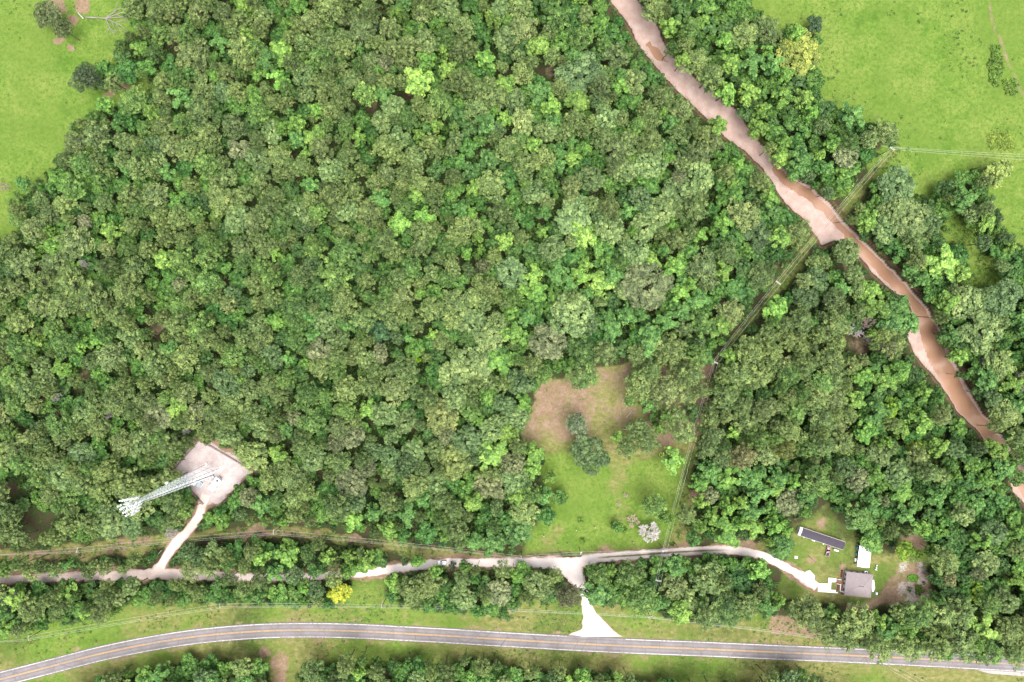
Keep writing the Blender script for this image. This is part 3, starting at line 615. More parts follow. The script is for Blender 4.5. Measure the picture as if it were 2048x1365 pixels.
# ------------------------------------------------------------------ where the trees stand
# photograph pixel and radius of the crowns one can pick out, kind, optional tint
LM = """g 875 44 15;g 579 26 12;g 568 50 13;g 603 108 14;g 758 138 11;g 834 155 28;g 849 117 18;g 761 182 20;g 871 240 16;g 1010 164 20;g 1010 237 15;g 714 270 15;g 688 278 10;g 606 302 13;g 836 272 14;g 881 278 10;g 793 26 14;g 717 100 10;g 576 217 9
o 785 205 24;o 761 240 22;o 793 272 20;o 834 308 22;o 905 272 18;o 700 152 20;o 609 182 20
o 1165 146 44;o 1229 111 25;o 1093 64 18;o 1264 284 24;o 1305 325 30;o 1402 355 34;o 1361 384 30;p 1206 272 22;p 1308 272 26;p 1402 305 25;p 1364 267 24;p 1150 234 19;g 1238 170 20;g 1121 296 18;g 1147 281 12;g 1121 328 16;g 1332 311 11;g 1440 249 20;g 1478 325 16;p 1150 384 22
g 1346 47 18;g 1405 35 14;g 1574 188 22;g 1709 234 26;p 1776 264 24;o 1741 278 20;g 1609 308 24;g 1603 337 20;g 1668 284 20;o 1797 369 40;s 1932 360 22;s 1899 372 20;o 1829 435 40;o 1791 418 26;g 1741 438 22;g 1890 524 31;g 1850 556 18;o 1946 605 40;o 1970 664 36;o 2020 590 36;p 2005 731 30;g 1932 716 20;g 1984 763 26
o 1639 552 26;o 1615 596 30;g 1562 626 26;o 1700 500 24;g 1685 576 18;g 1765 614 26;g 1800 609 22;g 1791 646 28;g 1824 646 20;p 1674 649 30;p 1721 626 18;p 1577 681 25;p 1574 734 24;p 1615 737 20;p 1668 725 28;g 1729 752 22;g 1779 760 26
o 1147 426 44;o 1223 456 30;g 1173 470 29;g 1091 429 18;g 1080 462 14;g 1253 426 17;g 1039 432 14;g 1349 447 15;g 1405 467 18;o 1291 456 26;o 1270 503 28;o 1297 573 46 .110,.145,.06;o 1244 582 17;g 1226 549 22;g 1355 529 28;g 1200 570 32;g 1165 555 20;g 1173 526 16;p 1411 538 32;g 1045 579 18;g 1077 582 20;g 1367 582 20;o 1147 629 46;o 1179 649 24;o 1097 687 38;p 1171 702 28;g 1212 631 20;g 1255 629 22;g 1282 629 16;g 1226 661 28;g 1335 643 22;g 1367 626 22;g 1308 681 32;p 1349 708 33;p 1279 708 22;g 1411 711 20;g 1443 655 26;s 1431 605 20;s 1490 576 30;p 1276 760 22;p 1171 758 28;p 1094 749 18
o 647 646 26;o 641 699 26 .165,.20,.095;o 764 708 19 .17,.20,.095;o 946 649 32;o 943 734 36;g 998 722 34;o 998 643 22;p 802 593 28;p 735 590 16;o 787 646 17;o 793 672 16;s 755 664 22 .055,.13,.05;p 749 749 18;g 796 708 12;g 864 670 12;s 831 715 9 .17,.33,.012;o 965 529 17 .105,.130,.058;g 1007 479 18;g 984 485 12;g 963 497 10;p 875 517 14;o 858 546 17;o 902 538 20;g 934 508 14
g 97 456 12;o 164 441 16 .185,.21,.11;g 281 632 12;g 334 459 8
o 90 25 30 .088,.12,.045;o 122 55 18 .088,.12,.045;g 270 88 18;p 305 18 25;p 164 152 26 .05,.08,.035;s 249 141 24;s 205 138 20;g 202 211 20;g 229 249 14;p 264 199 28;p 147 281 26;p 190 270 26;o 305 287 24;g 375 141 14;g 372 32 12;g 495 61 18;g 100 378 12;g 44 369 16
o 882 833 36 .15,.19,.06;o 933 882 30;o 907 926 35 .14,.19,.055;o 987 858 28;o 1006 807 26;o 1029 837 28;o 982 980 28 .155,.185,.08;o 1032 962 28;o 1027 929 22 .145,.175,.078;g 982 910 32;o 828 903 26;o 814 849 24;o 769 828 26;o 783 877 20;o 750 905 22;o 809 933 24;o 703 971 28;g 701 1044 22;p 935 830 20;g 1034 997 20;s 1013 1037 20;s 973 1034 20
p 1156 851 22 .10,.145,.07;o 1181 912 38 .070,.120,.042;p 1286 768 30;p 1335 783 30;p 1387 752 27;p 1375 792 24;g 1295 811 16;g 1332 829 16;g 1239 878 15;o 1279 857 22;p 1372 866 26;p 1301 885 28;p 1249 897 22;g 1344 918 26;g 1319 863 14;p 1304 1014 24;g 1332 1035 16;s 1236 1057 13;s 1093 1034 17;g 1067 912 22;g 1098 955 14;s 1119 995 18;g 1092 995 17;s 1036 1066 26;p 1381 1032 20
g 574 1112 22;g 697 1115 16;g 729 1130 20;g 652 1115 18;g 868 1146 13;s 905 1133 9 .03,.055,.025;s 932 1138 15;p 857 1172 26;p 820 1180 26;o 927 1195 26;o 1000 1190 26;g 982 1085 24
o 1079 1177 26;p 1141 1190 26 .085,.09,.045;g 1194 1185 30;s 1236 1180 24;p 1269 1155 28;p 1286 1200 32;g 1354 1137 22;p 1351 1177 30;p 1414 1165 36;o 1374 1207 24;g 1361 1230 26;p 1414 1235 26;s 1486 1167 34;g 1452 1062 30
g 1568 1097 30;s 1811 1103 22 .11,.20,.02;s 1838 1112 10 .09,.17,.02;s 1748 1078 32
p 1623 1230 32;p 1666 1267 30;p 1718 1257 34;p 1768 1300 28;g 1778 1272 28;p 1851 1240 30;p 1806 1294 26;p 1881 1299 26;p 1928 1288 32;g 1961 1292 16;p 1893 1235 32;g 1973 1265 30;s 1958 1185 24 .12,.22,.025;o 1976 1132 28;o 1908 1160 12 .19,.21,.09;p 1836 1304 22;p 1985 1306 24;p 2036 1314 24;g 1905 1310 16;p 1752 1292 22;p 2048 1300 30;s 1990 1290 20;p 1700 1288 22;p 1955 1306 18;p 1310 745 22;p 1306 800 22;p 1350 832 22;p 1402 778 18;p 1360 745 22;p 1334 852 20;s 1312 836 14;s 1385 830 16;p 1265 800 14;p 1395 720 22;g 2005 905 20;s 2030 930 22;g 1986 893 15;s 2046 957 18;g 2012 940 20;p 2050 915 18;g 545 1148 20;o 590 1150 22;p 520 1166 18;g 630 1142 20;p 660 1158 20;s 690 1146 18;p 490 1140 15;g 716 1138 18;s 766 1128 12;g 838 1128 14;p 378 1140 22;p 416 1136 20;p 205 1140 15;p 60 1150 16;o 165 1146 15;p 104 1145 13;p 455 1162 14;o 240 1142 12
p 1528 753 28;p 1578 751 24;p 1647 768 30;p 1677 765 24;p 1633 803 24;p 1673 801 26;p 1450 795 26;p 1534 822 26;p 1563 816 18;p 1595 822 24;p 1485 816 22;p 1647 839 26;p 1584 862 24;p 1498 847 26;p 1431 873 22;p 1578 902 22 .115,.145,.035;p 1652 898 24;p 1624 898 20;p 1517 873 22;p 1490 913 24 .12,.13,.05;g 1496 790 13;g 1470 864 14;g 1426 946 22;g 1452 959 26;g 1405 965 22;g 1498 959 26;g 1521 951 18;g 1565 953 24
o 1694 940 20;g 1809 978 28;o 1800 950 26;s 1838 892 16 .14,.22,.03;s 1790 812 22 .10,.20,.022;o 1915 905 18;o 1890 955 18;g 1760 830 24"""
SPECIAL = [  # (px, py, r, kind, tint, name, label)
    (1600, 103, 42, 'oak', (0.185, 0.235, 0.048), 'yellow_green_tree', 'large yellow green tree at the edge of the right hand meadow'),
    (677, 1185, 24, 'gum', (0.245, 0.290, 0.026), 'yellow_leaved_tree', 'bright yellow tree between the gravel lane and the highway'),
    (1636, 45, 18, 'small', (0.035, 0.07, 0.03), 'dark_round_tree', 'small dark round tree beside the yellow green tree'),
    (2003, 343, 27, 'gum', (0.165, 0.235, 0.055), 'yellow_green_tree', 'leaning yellow green tree under the wires by the right edge')]
KEY = {'g': 'gum', 'o': 'oak', 'p': 'pine', 's': 'small'}
ZONES = [  # polygon, weights pine oak gum small, name used in labels
    ([(1440, 722), (1520, 610), (1640, 620), (1720, 700), (1710, 900), (1560, 925), (1395, 925)], (.86, .04, .04, .06), 'right of the power line'),
    ([(1375, 920), (1560, 925), (1640, 960), (1640, 1010), (1560, 1092), (1380, 1085)], (.08, .06, .66, .20), 'right of the grassy clearing'),
    ([(1710, 700), (1720, 580), (1850, 600), (1870, 760), (2300, 1060), (2300, 1215), (1870, 1215), (1860, 1080), (1640, 1010), (1640, 940), (1710, 900)], (.08, .16, .28, .48), 'between the house yard and the river'),
    ([(1640, 1200), (1870, 1205), (2300, 1215), (2300, 1380), (1640, 1300)], (.55, .06, .2, .19), 'overhanging the highway'),
    ([(1250, -220), (1520, -220), (1800, 270), (1640, 400), (1480, 210)], (.08, .08, .40, .44), 'on the meadow bank of the river'),
    ([(1640, 400), (1790, 330), (2300, 330), (2300, 1060), (1950, 790)], (.2, .22, .24, .34), 'on the right river bank'),
    ([(660, 740), (1060, 740), (1060, 1100), (660, 1100)], (.36, .40, .06, .18), 'left of the grassy clearing'),
    ([(1440, 722), (1380, 1088), (1040, 1112), (1045, 760), (1200, 726)], (.6, .1, .2, .1), 'in the grassy clearing'),
    ([(-220, 1110), (2300, 1110), (2300, 1300), (-220, 1300)], (.42, .10, .20, .28), 'between gravel lane and highway'),
    ([(-220, 1300), (2300, 1300), (2300, 1600), (-220, 1600)], (.4, .12, .18, .3), 'below the highway'),
    ([(950, -220), (1250, -220), (1480, 210), (1640, 480), (1440, 722), (1030, 740), (900, 420)], (.40, .17, .17, .26), 'between river and clearing'),
    ([(420, -220), (950, -220), (900, 420), (420, 420)], (.66, .12, .08, .14), 'in the upper wood'),
    ([(-220, 420), (420, 420), (420, -220), (-220, -220)], (.68, .07, .08, .17), 'in the wood by the left meadow'),
    ([(-220, 420), (420, 420), (420, 1110), (-220, 1110)], (.66, .11, .06, .17), 'in the wood around the tower'),
    ([(-900, -900), (3000, -900), (3000, 2400), (-900, 2400)], (.60, .14, .08, .18), 'in the middle wood')]
def pin(poly, x, y):
    c = False; n = len(poly); j = n - 1
    for i in range(n):
        xi, yi = poly[i]; xj, yj = poly[j]
        if (yi > y) != (yj > y) and x < (xj - xi) * (y - yi) / (yj - yi) + xi: c = not c
        j = i
    return c
# raster of the open ground, 4 px cells (distance to the nearest opening, px)
X0, Y0, CS = -200, -200, 5
cx = np.arange(X0, 2252, CS); cy = np.arange(Y0, 1572, CS); RX, RY = np.meshgrid(cx.astype(float), cy.astype(float))
od = np.full(RX.shape, 1e9)
for poly in OPEN + [strip_poly(l) for l in (GRAV, DRIVE, SPUR, ACCESS)] + [strip_poly([(x, y, 34) for x, y in HWY])]:
    od = np.minimum(od, sdf(poly, RX, RY))
for gx, gy, r in GAPS: od = np.minimum(od, np.hypot(RX - gx, RY - gy) - r)
river_d = sdf(RIVER, RX, RY); lanes_d = np.minimum.reduce([sdf(strip_poly(l), RX, RY) for l in (GRAV, DRIVE, SPUR, ACCESS)])
zone_i = np.full(RX.shape, len(ZONES) - 1)
for k in range(len(ZONES) - 1, -1, -1):
    zone_i = np.where(sdf(ZONES[k][0], RX, RY) < 0, k, zone_i)
def cell(px, py):
    return int(np.clip((py - Y0) / CS + .5, 0, len(cy) - 1)), int(np.clip((px - X0) / CS + .5, 0, len(cx) - 1))
KINDS = ['pine', 'oak', 'gum', 'small']
HT = {'pine': (14.5, 24), 'oak': (14, 19), 'gum': (15, 20), 'small': (8.5, 13.5)}
trees = []; grid = {}
def near(px, py, rad):
    b = 60; i0, j0 = int(px // b), int(py // b)
    for i in range(i0 - 2, i0 + 3):
        for j in range(j0 - 2, j0 + 3):
            for t in grid.get((i, j), ()): yield t
def put(px, py, r, kind, tint, h, land=False, name=None, label=None):
    t = dict(px=px, py=py, r=r, kind=kind, tint=tint, h=h, land=land, name=name, label=label); trees.append(t)
    grid.setdefault((int(px // 60), int(py // 60)), []).append(t); return t
tr_ = np.random.default_rng(3)
for px, py, r, kind, tint, nm, lb in SPECIAL:
    put(px, py, r, kind, np.array(tint), tr_.uniform(*HT[kind]) * (0.85 if kind != 'small' else 0.7), True, nm, lb)
for ln in LM.replace('\n', ';').split(';'):
    f = ln.split()
    if len(f) < 4: continue
    kind = KEY[f[0]]; tint = np.array([float(q) for q in f[4].split(',')]) if len(f) > 4 else tint_of(kind, tr_)
    r = float(f[3]); hmul = 1.0 if r > 14 else 0.92
    if kind == 'small' and r < 14: hmul = r / 20 + 0.1
    put(float(f[1]), float(f[2]), r * 1.04, kind, tint, tr_.uniform(*HT[kind]) * hmul, True)
def inner(px, py, r):
    """canopy only over the wood: the crown may lean a little over the openings"""
    if abs(px - 884) < 24 + r and -20 < py - 1125 < 10 + r * 1.25: return False
    i, j = cell(px, py); return od[i, j] > ((1.0 if px > 1640 else 0.74) if river_d[i, j] < 40 else (1.0 if 300 < px < 425 and 850 < py < 1040 else 0.80)) * r
for rmin, rmax, tries in ((22, 30, 9000), (16, 22, 26000), (12, 16, 30000), (9, 12, 26000)):
    qx = tr_.uniform(X0 + 20, 2230, tries); qy = tr_.uniform(Y0 + 20, 1550, tries)
    for px, py in zip(qx, qy):
        i, j = cell(px, py)
        if od[i, j] < 4: continue
        w = ZONES[zone_i[i, j]][1]; kind = KINDS[int(np.searchsorted(np.cumsum(w), tr_.random() * 0.9999 * sum(w)))]
        r = tr_.uniform(rmin, rmax)
        if rmin >= 22 and kind in ('gum', 'small') : r *= 0.8
        if rmin >= 22 and px < 900 and tr_.random() < 0.75: continue
        if not inner(px, py, r): continue
        ok = True
        for t in near(px, py, r):
            d = math.hypot(px - t['px'], py - t['py'])
            if d < 0.70 * (r + t['r']) - (3 if kind == 'small' else 0): ok = False; break
        if ok:
            put(px, py, r * tr_.uniform(0.98, 1.12), kind, tint_of(kind, tr_), tr_.uniform(*HT[kind]) * (1.0 if r > 12 else 0.86))

def base_of(t):
    p = P(t['px'], t['py'], t['h'] * 0.86); return p.x, p.y
def size_word(r): return 'large ' if r > 27 else ('small ' if r < 14 else '')
WORD = {'pine': 'grey green pine', 'oak': 'sage green broad domed tree', 'gum': 'bright green lobed tree', 'small': 'deep green leafy tree'}
def tone(t):
    c = t['tint']
    if t['kind'] == 'oak' and c[0] >= c[1] * 0.92: return 'tan cream topped domed tree'
    if t['kind'] == 'pine' and c[0] > c[1] * 0.88: return 'olive brown pine'
    if t['kind'] == 'gum' and c[0] > 0.15: return 'lime green lobed tree'
    if t['kind'] == 'small' and c[2] > 0.05: return 'blue green leafy tree'
    return WORD[t['kind']]
ANCH = [(425, 940, 'the tower compound'), (250, 1008, 'the tower antennas'), (215, 38, 'the fallen dead tree'), (308, 661, 'the brown soil gap'), (60, 180, 'the left meadow'), (154, 1101, 'the leftmost strip pole'), (547, 1065, 'the strip pole'), (884, 1125, 'the white car'),
        (677, 1185, 'the yellow tree'), (1162, 1106, 'the gravel junction'), (1188, 1270, 'the entrance mouth'), (1160, 800, 'the bare clearing'), (1181, 912, 'the dark clearing tree'), (1298, 1069, 'the silver bare tree'), (1431, 725, 'the middle cut pole'), (1557, 566, 'the upper cut pole'), (1600, 440, 'the sand bar'),
        (1779, 693, 'the pinkish dead crown'), (1717, 1170, 'the house'), (1643, 1077, 'the mobile home'), (1826, 1156, 'the vegetable patch'), (1600, 103, 'the yellow green tree'), (1785, 297, 'the meadow corner pole'), (1315, 102, 'the brown pool'), (1165, 146, 'the largest domed tree'), (831, 715, 'the lime ball tree'),
        (1297, 573, 'the olive domed tree'), (641, 699, 'the cream topped tree'), (164, 441, 'the pale topped tree'), (882, 833, 'the round pale dome'), (834, 155, 'the lobed lime tree'), (320, 1148, 'the access track foot'), (1888, 526, 'the riverside lime tree'), (2005, 343, 'the leaning tree'), (1592, 1258, 'the roadside dirt patch'), (57, 1277, 'the far left pole'), (500, 61, 'the top bright tree'), (1690, 1284, 'the road edge pole'), (560, 1345, 'the bottom dirt track')]
UNITS = ['zero', 'one', 'two', 'three', 'four', 'five', 'six', 'seven', 'eight', 'nine', 'ten', 'eleven', 'twelve', 'thirteen', 'fourteen', 'fifteen', 'sixteen', 'seventeen', 'eighteen', 'nineteen']
TENS = ['', '', 'twenty', 'thirty', 'forty', 'fifty', 'sixty', 'seventy', 'eighty', 'ninety', 'hundred']
def words(n): return UNITS[n] if n < 20 else (TENS[min(10, n // 10)] + ('-' + UNITS[n % 10] if n % 10 and n < 100 else ''))
DIRS = ['right of', 'upper right of', 'above', 'upper left of', 'left of', 'lower left of', 'below', 'lower right of']
used = set()
def where(t, head):
    c = sorted(ANCH, key=lambda q: math.hypot(q[0] - t['px'], q[1] - t['py']))
    for q in c[:4]:
        d = math.hypot(q[0] - t['px'], q[1] - t['py'])
        if d < 16: continue
        a = int(round(math.atan2(q[1] - t['py'], t['px'] - q[0]) / (math.pi / 4))) % 8
        lab = f"{head}, {words(max(2, int(round(d * M))))} metres {DIRS[a]} {q[2]}"
        if lab not in used: used.add(lab); return lab
    return lab
def tree_object(t, k):
    cm, tm, R, Ht = PROTO[t['kind']][k % len(PROTO[t['kind']])]
    x, y = base_of(t); rm = t['r'] * M * (H - t['h']) / H
    lab = t['label'] or where(t, size_word(t['r']) + tone(t))
    e = thing(t['name'] or NAME[t['kind']], lab, 'tree', (x, y, float(ground_z(x, y))), tr_.uniform(0, 6.28), None if t['label'] else NAME[t['kind']].replace('_', ' ') + 's ' + ZONES[zone_i[cell(t['px'], t['py'])]][2])
    s = rm / R * tr_.uniform(0.97, 1.05); e.scale = (s * tr_.uniform(.88, 1.14), s * tr_.uniform(.88, 1.14), t['h'] / Ht)
    e.rotation_euler = (tr_.normal(0, .05), tr_.normal(0, .05), e.rotation_euler[2])
    c = link('crown', cm, e); c['tint'] = [float(q) for q in t['tint']]
    link('trunk', tm, e); return e

def inst_group(name, protos):
    """points -> instances of the crowns and trunks, chosen by the point's 'pick'"""
    g = bpy.data.node_groups.new(name, 'GeometryNodeTree')
    g.interface.new_socket('Geometry', in_out='INPUT', socket_type='NodeSocketGeometry'); g.interface.new_socket('Geometry', in_out='OUTPUT', socket_type='NodeSocketGeometry')
    n = g.nodes; l = g.links; gi = n.new('NodeGroupInput'); go = n.new('NodeGroupOutput'); jo = n.new('GeometryNodeJoinGeometry')
    def named(nm, ty):
        q = n.new('GeometryNodeInputNamedAttribute'); q.data_type = ty; q.inputs['Name'].default_value = nm; return q.outputs[0]
    pick, rot, scl = named('pick', 'INT'), named('rot', 'FLOAT_VECTOR'), named('scl', 'FLOAT_VECTOR')
    for layer in (0, 1):
        for k, pr in enumerate(protos):
            ob = pr[layer]
            if ob is None: continue
            oi = n.new('GeometryNodeObjectInfo'); oi.inputs['Object'].default_value = ob; oi.transform_space = 'ORIGINAL'; oi.inputs['As Instance'].default_value = True
            cp = n.new('FunctionNodeCompare'); cp.data_type = 'INT'; cp.operation = 'EQUAL'; l.new(pick, cp.inputs[2]); cp.inputs[3].default_value = k
            ip = n.new('GeometryNodeInstanceOnPoints'); l.new(gi.outputs[0], ip.inputs['Points']); l.new(cp.outputs[0], ip.inputs['Selection'])
            l.new(oi.outputs['Geometry'], ip.inputs['Instance']); l.new(rot, ip.inputs['Rotation']); l.new(scl, ip.inputs['Scale']); l.new(ip.outputs[0], jo.inputs[0])
    l.new(jo.outputs[0], go.inputs[0]); return g
def scatter(name, label, protos, pos, rot, scl, tint, pick):
    me = bpy.data.meshes.new(name); n = len(pos); me.vertices.add(n); me.vertices.foreach_set('co', np.asarray(pos, np.float32).ravel())
    for nm, ty, key, d in (('rot', 'FLOAT_VECTOR', 'vector', rot), ('scl', 'FLOAT_VECTOR', 'vector', scl)):
        a = me.attributes.new(nm, ty, 'POINT'); a.data.foreach_set(key, np.asarray(d, np.float32).ravel())
    a = me.attributes.new('pick', 'INT', 'POINT'); a.data.foreach_set('value', np.asarray(pick, np.int32))
    a = me.attributes.new('tint', 'FLOAT_COLOR', 'POINT'); a.data.foreach_set('color', np.column_stack([tint, np.ones(n)]).astype(np.float32).ravel())
    o = link(name, me); m = o.modifiers.new('scatter', 'NODES'); m.node_group = inst_group(name, protos)
    return tag(o, label, kind='stuff')

PROTO_OBJ = {}
counts = {}
for kind in KINDS:
    lst = [t for t in trees if t['kind'] == kind]
    vis = lambda t: -30 < t['px'] < 2078 and -30 < t['py'] < 1395
    lst.sort(key=lambda t: (not vis(t), not t['land'], -t['r']))
    ind = [t for t in lst[:300] if vis(t)]; rest = lst[len(ind):]
    objs = []
    for k, t in enumerate(ind):
        e = tree_object(t, k); objs.append(e)
    np_ = len(PROTO[kind])
    protos = [(objs[k].children[0] if objs[k].children[0].name.startswith('crown') else objs[k].children[1],
               objs[k].children[1] if objs[k].children[1].name.startswith('trunk') else objs[k].children[0]) for k in range(np_)]
    PROTO_OBJ[kind] = protos
    if rest:
        pos, rot, scl, tin, pick = [], [], [], [], []
        for t in rest:
            k = int(tr_.integers(0, np_)); _, _, R, Ht = PROTO[kind][k]; x, y = base_of(t); s = t['r'] * M * (H - t['h']) / H / R
            pos.append((x, y, float(ground_z(x, y)))); rot.append((tr_.normal(0, .06), tr_.normal(0, .06), tr_.uniform(0, 6.28))); scl.append((s * tr_.uniform(.86, 1.16), s * tr_.uniform(.86, 1.16), t['h'] / Ht)); tin.append(t['tint']); pick.append(k)
        scatter({'pine': 'pine_woodland', 'oak': 'broadleaf_woodland', 'gum': 'bright_woodland', 'small': 'leafy_woodland'}[kind],
                {'pine': 'dense mass of smaller pine crowns filling the wood', 'oak': 'mass of smaller domed crowns filling the wood', 'gum': 'mass of smaller bright crowns filling the wood', 'small': 'mass of smaller leafy crowns filling the wood'}[kind],
                protos, pos, rot, scl, np.array(tin), pick)
    counts[kind] = (len(ind), len(rest))
print('TREES', counts)

# undergrowth between the trunks, weeds of the meadows and banks
sh0 = thing('shrub', 'small round green bush near the middle of the mown clearing', 'shrub', P(1167, 1079), 0)
shc = link('leaves', SHRUB[0][0], sh0); shc['tint'] = [0.07, 0.15, 0.02]; link('stem', SHRUB[0][1], sh0); sh0.scale = (0.85, 0.85, 0.6)
shr = [sh0]
for k, (px, py, s, lb) in enumerate([(1161, 1040, 0.75, 'tiny pale green bush left of the mown clearing'), (1248, 1060, 1.0, 'leafy bush beside the bare grey tree in the clearing'), (1226, 1050, 0.9, 'low green bush left of the blossoming bare tree')]):
    e = thing('shrub', lb, 'shrub', P(px, py), k + 1.0); c = link('leaves', SHRUB[k + 1][0], e); c['tint'] = [0.09, 0.17, 0.03]; link('stem', SHRUB[k + 1][1], e); e.scale = (s, s, s * .8); shr.append(e)
sp = [((e.children[0], e.children[1]) if e.children[0].name.startswith('leaves') else (e.children[1], e.children[0])) for e in shr]
smp = [(a, b) for a, b in PROTO_OBJ['small']]
ur = np.random.default_rng(8)
def jitter_grid(step):
    gx, gy = np.meshgrid(np.arange(X0 + 10, 2240, step), np.arange(Y0 + 10, 1560, step)); gx = gx.ravel() + ur.uniform(-.5, .5, gx.size) * step; gy = gy.ravel() + ur.uniform(-.5, .5, gy.size) * step
    return gx, gy
pos, rot, scl, tin, pick = [], [], [], [], []
gx, gy = jitter_grid(13.5)
for px, py in zip(gx, gy):
    i, j = cell(px, py); d = od[i, j]
    if d < 5 or ur.random() < 0.03: continue
    h = ur.uniform(2.0, 6.0) if d > 12 else ur.uniform(1.2, 3.0)
    p = P(px, py, h * .6); s = ur.uniform(0.75, 1.35)
    pos.append((p.x, p.y, float(ground_z(p.x, p.y)))); rot.append((0, 0, ur.uniform(0, 6.28))); scl.append((s, s, h / 3.4))
    u = ur.random(); c = np.array([0.035, 0.085, 0.025]) * (1 - u) + np.array([0.075, 0.145, 0.03]) * u; tin.append(c * ur.uniform(.85, 1.15)); pick.append(ur.integers(0, 4))
scatter('undergrowth', 'dark green undergrowth filling the gaps between the crowns', sp, pos, rot, scl, np.array(tin), pick)
pos, rot, scl, tin, pick = [], [], [], [], []
def weeds(n, poly, smin, smax, tints, hmul=0.4, dens=None):
    a = np.asarray(poly, float); lo, hi = a.min(0), a.max(0); lo = np.maximum(lo, (-190, -190)); hi = np.minimum(hi, (2240, 1550)); k = 0; tries = 0
    while k < n and tries < n * 14:
        tries += 1
        px, py = ur.uniform(lo[0], hi[0]), ur.uniform(lo[1], hi[1])
        if not pin(poly, px, py): continue
        if dens is not None and ur.random() > dens(px, py): continue
        p = P(px, py); s = ur.uniform(smin, smax)
        if pdist(W(HWY), np.array([p.x]), np.array([p.y]))[0] < 4.6 or river_d[cell(px, py)] < 6 or lanes_d[cell(px, py)] < 3: continue
        pos.append((p.x, p.y, float(ground_z(p.x, p.y)) - 0.05)); rot.append((0, 0, ur.uniform(0, 6.28))); scl.append((s, s, s * hmul * ur.uniform(.6, 1.2)))
        tin.append(np.array(tints[ur.integers(0, len(tints))]) * ur.uniform(.8, 1.2)); pick.append(ur.integers(0, 4)); k += 1
dk = [(0.065, 0.14, 0.02), (0.08, 0.155, 0.022), (0.10, 0.175, 0.026)]
cl = lambda px, py: np.clip(float(fbm(np.array([px * .25]), np.array([py * .25]), 22, 3)[0]) * 3.6 - 1.65, 0.01, 1)
weeds(330, MEAD_L, 0.14, 0.42, dk, 0.3, cl)
weeds(900, MEAD_R, 0.16, 0.5, dk + [(0.10, 0.18, 0.025)], 0.3, cl)
weeds(200, MEAD_S, 0.2, 0.5, dk, 0.35)
weeds(1500, VERGE, 0.14, 0.42, [(0.07, 0.135, 0.02), (0.11, 0.15, 0.03), (0.14, 0.155, 0.045), (0.06, 0.13, 0.02)], 0.3, cl)
bankp = [(1283, 0), (1310, 26), (1328, 56), (1338, 82), (1355, 106), (1378, 124), (1404, 156), (1438, 176), (1486, 220), (1515, 260), (1540, 294), (1592, 344), (1634, 368), (1668, 398), (1700, 380), (1640, 330), (1570, 280), (1500, 200), (1410, 110), (1340, 0)]
weeds(900, bankp, 0.45, 1.1, [(0.055, 0.13, 0.02), (0.085, 0.18, 0.025), (0.11, 0.20, 0.03)], 0.5)
weeds(240, CORR, 0.25, 0.7, dk, 0.4)
weeds(260, UTIL, 0.2, 0.6, dk, 0.4)
weeds(120, CLEARING, 0.12, 0.3, dk, 0.3, cl)
weeds(60, [(1985, 95), (1998, 95), (2004, 150), (1990, 175), (1980, 140)], 0.6, 1.1, dk, 0.5)
weeds(30, [(2005, 160), (2030, 160), (2030, 190), (2010, 188)], 0.5, 0.9, dk, 0.5)
weeds(80, [(1975, 265), (2025, 265), (2025, 300), (1975, 300)], 0.4, 0.8, [(0.13, 0.20, 0.025)], 0.3)
scatter('meadow_weeds', 'darker weed tufts scattered over the meadows and verges', sp, pos, rot, scl, np.array(tin), pick)

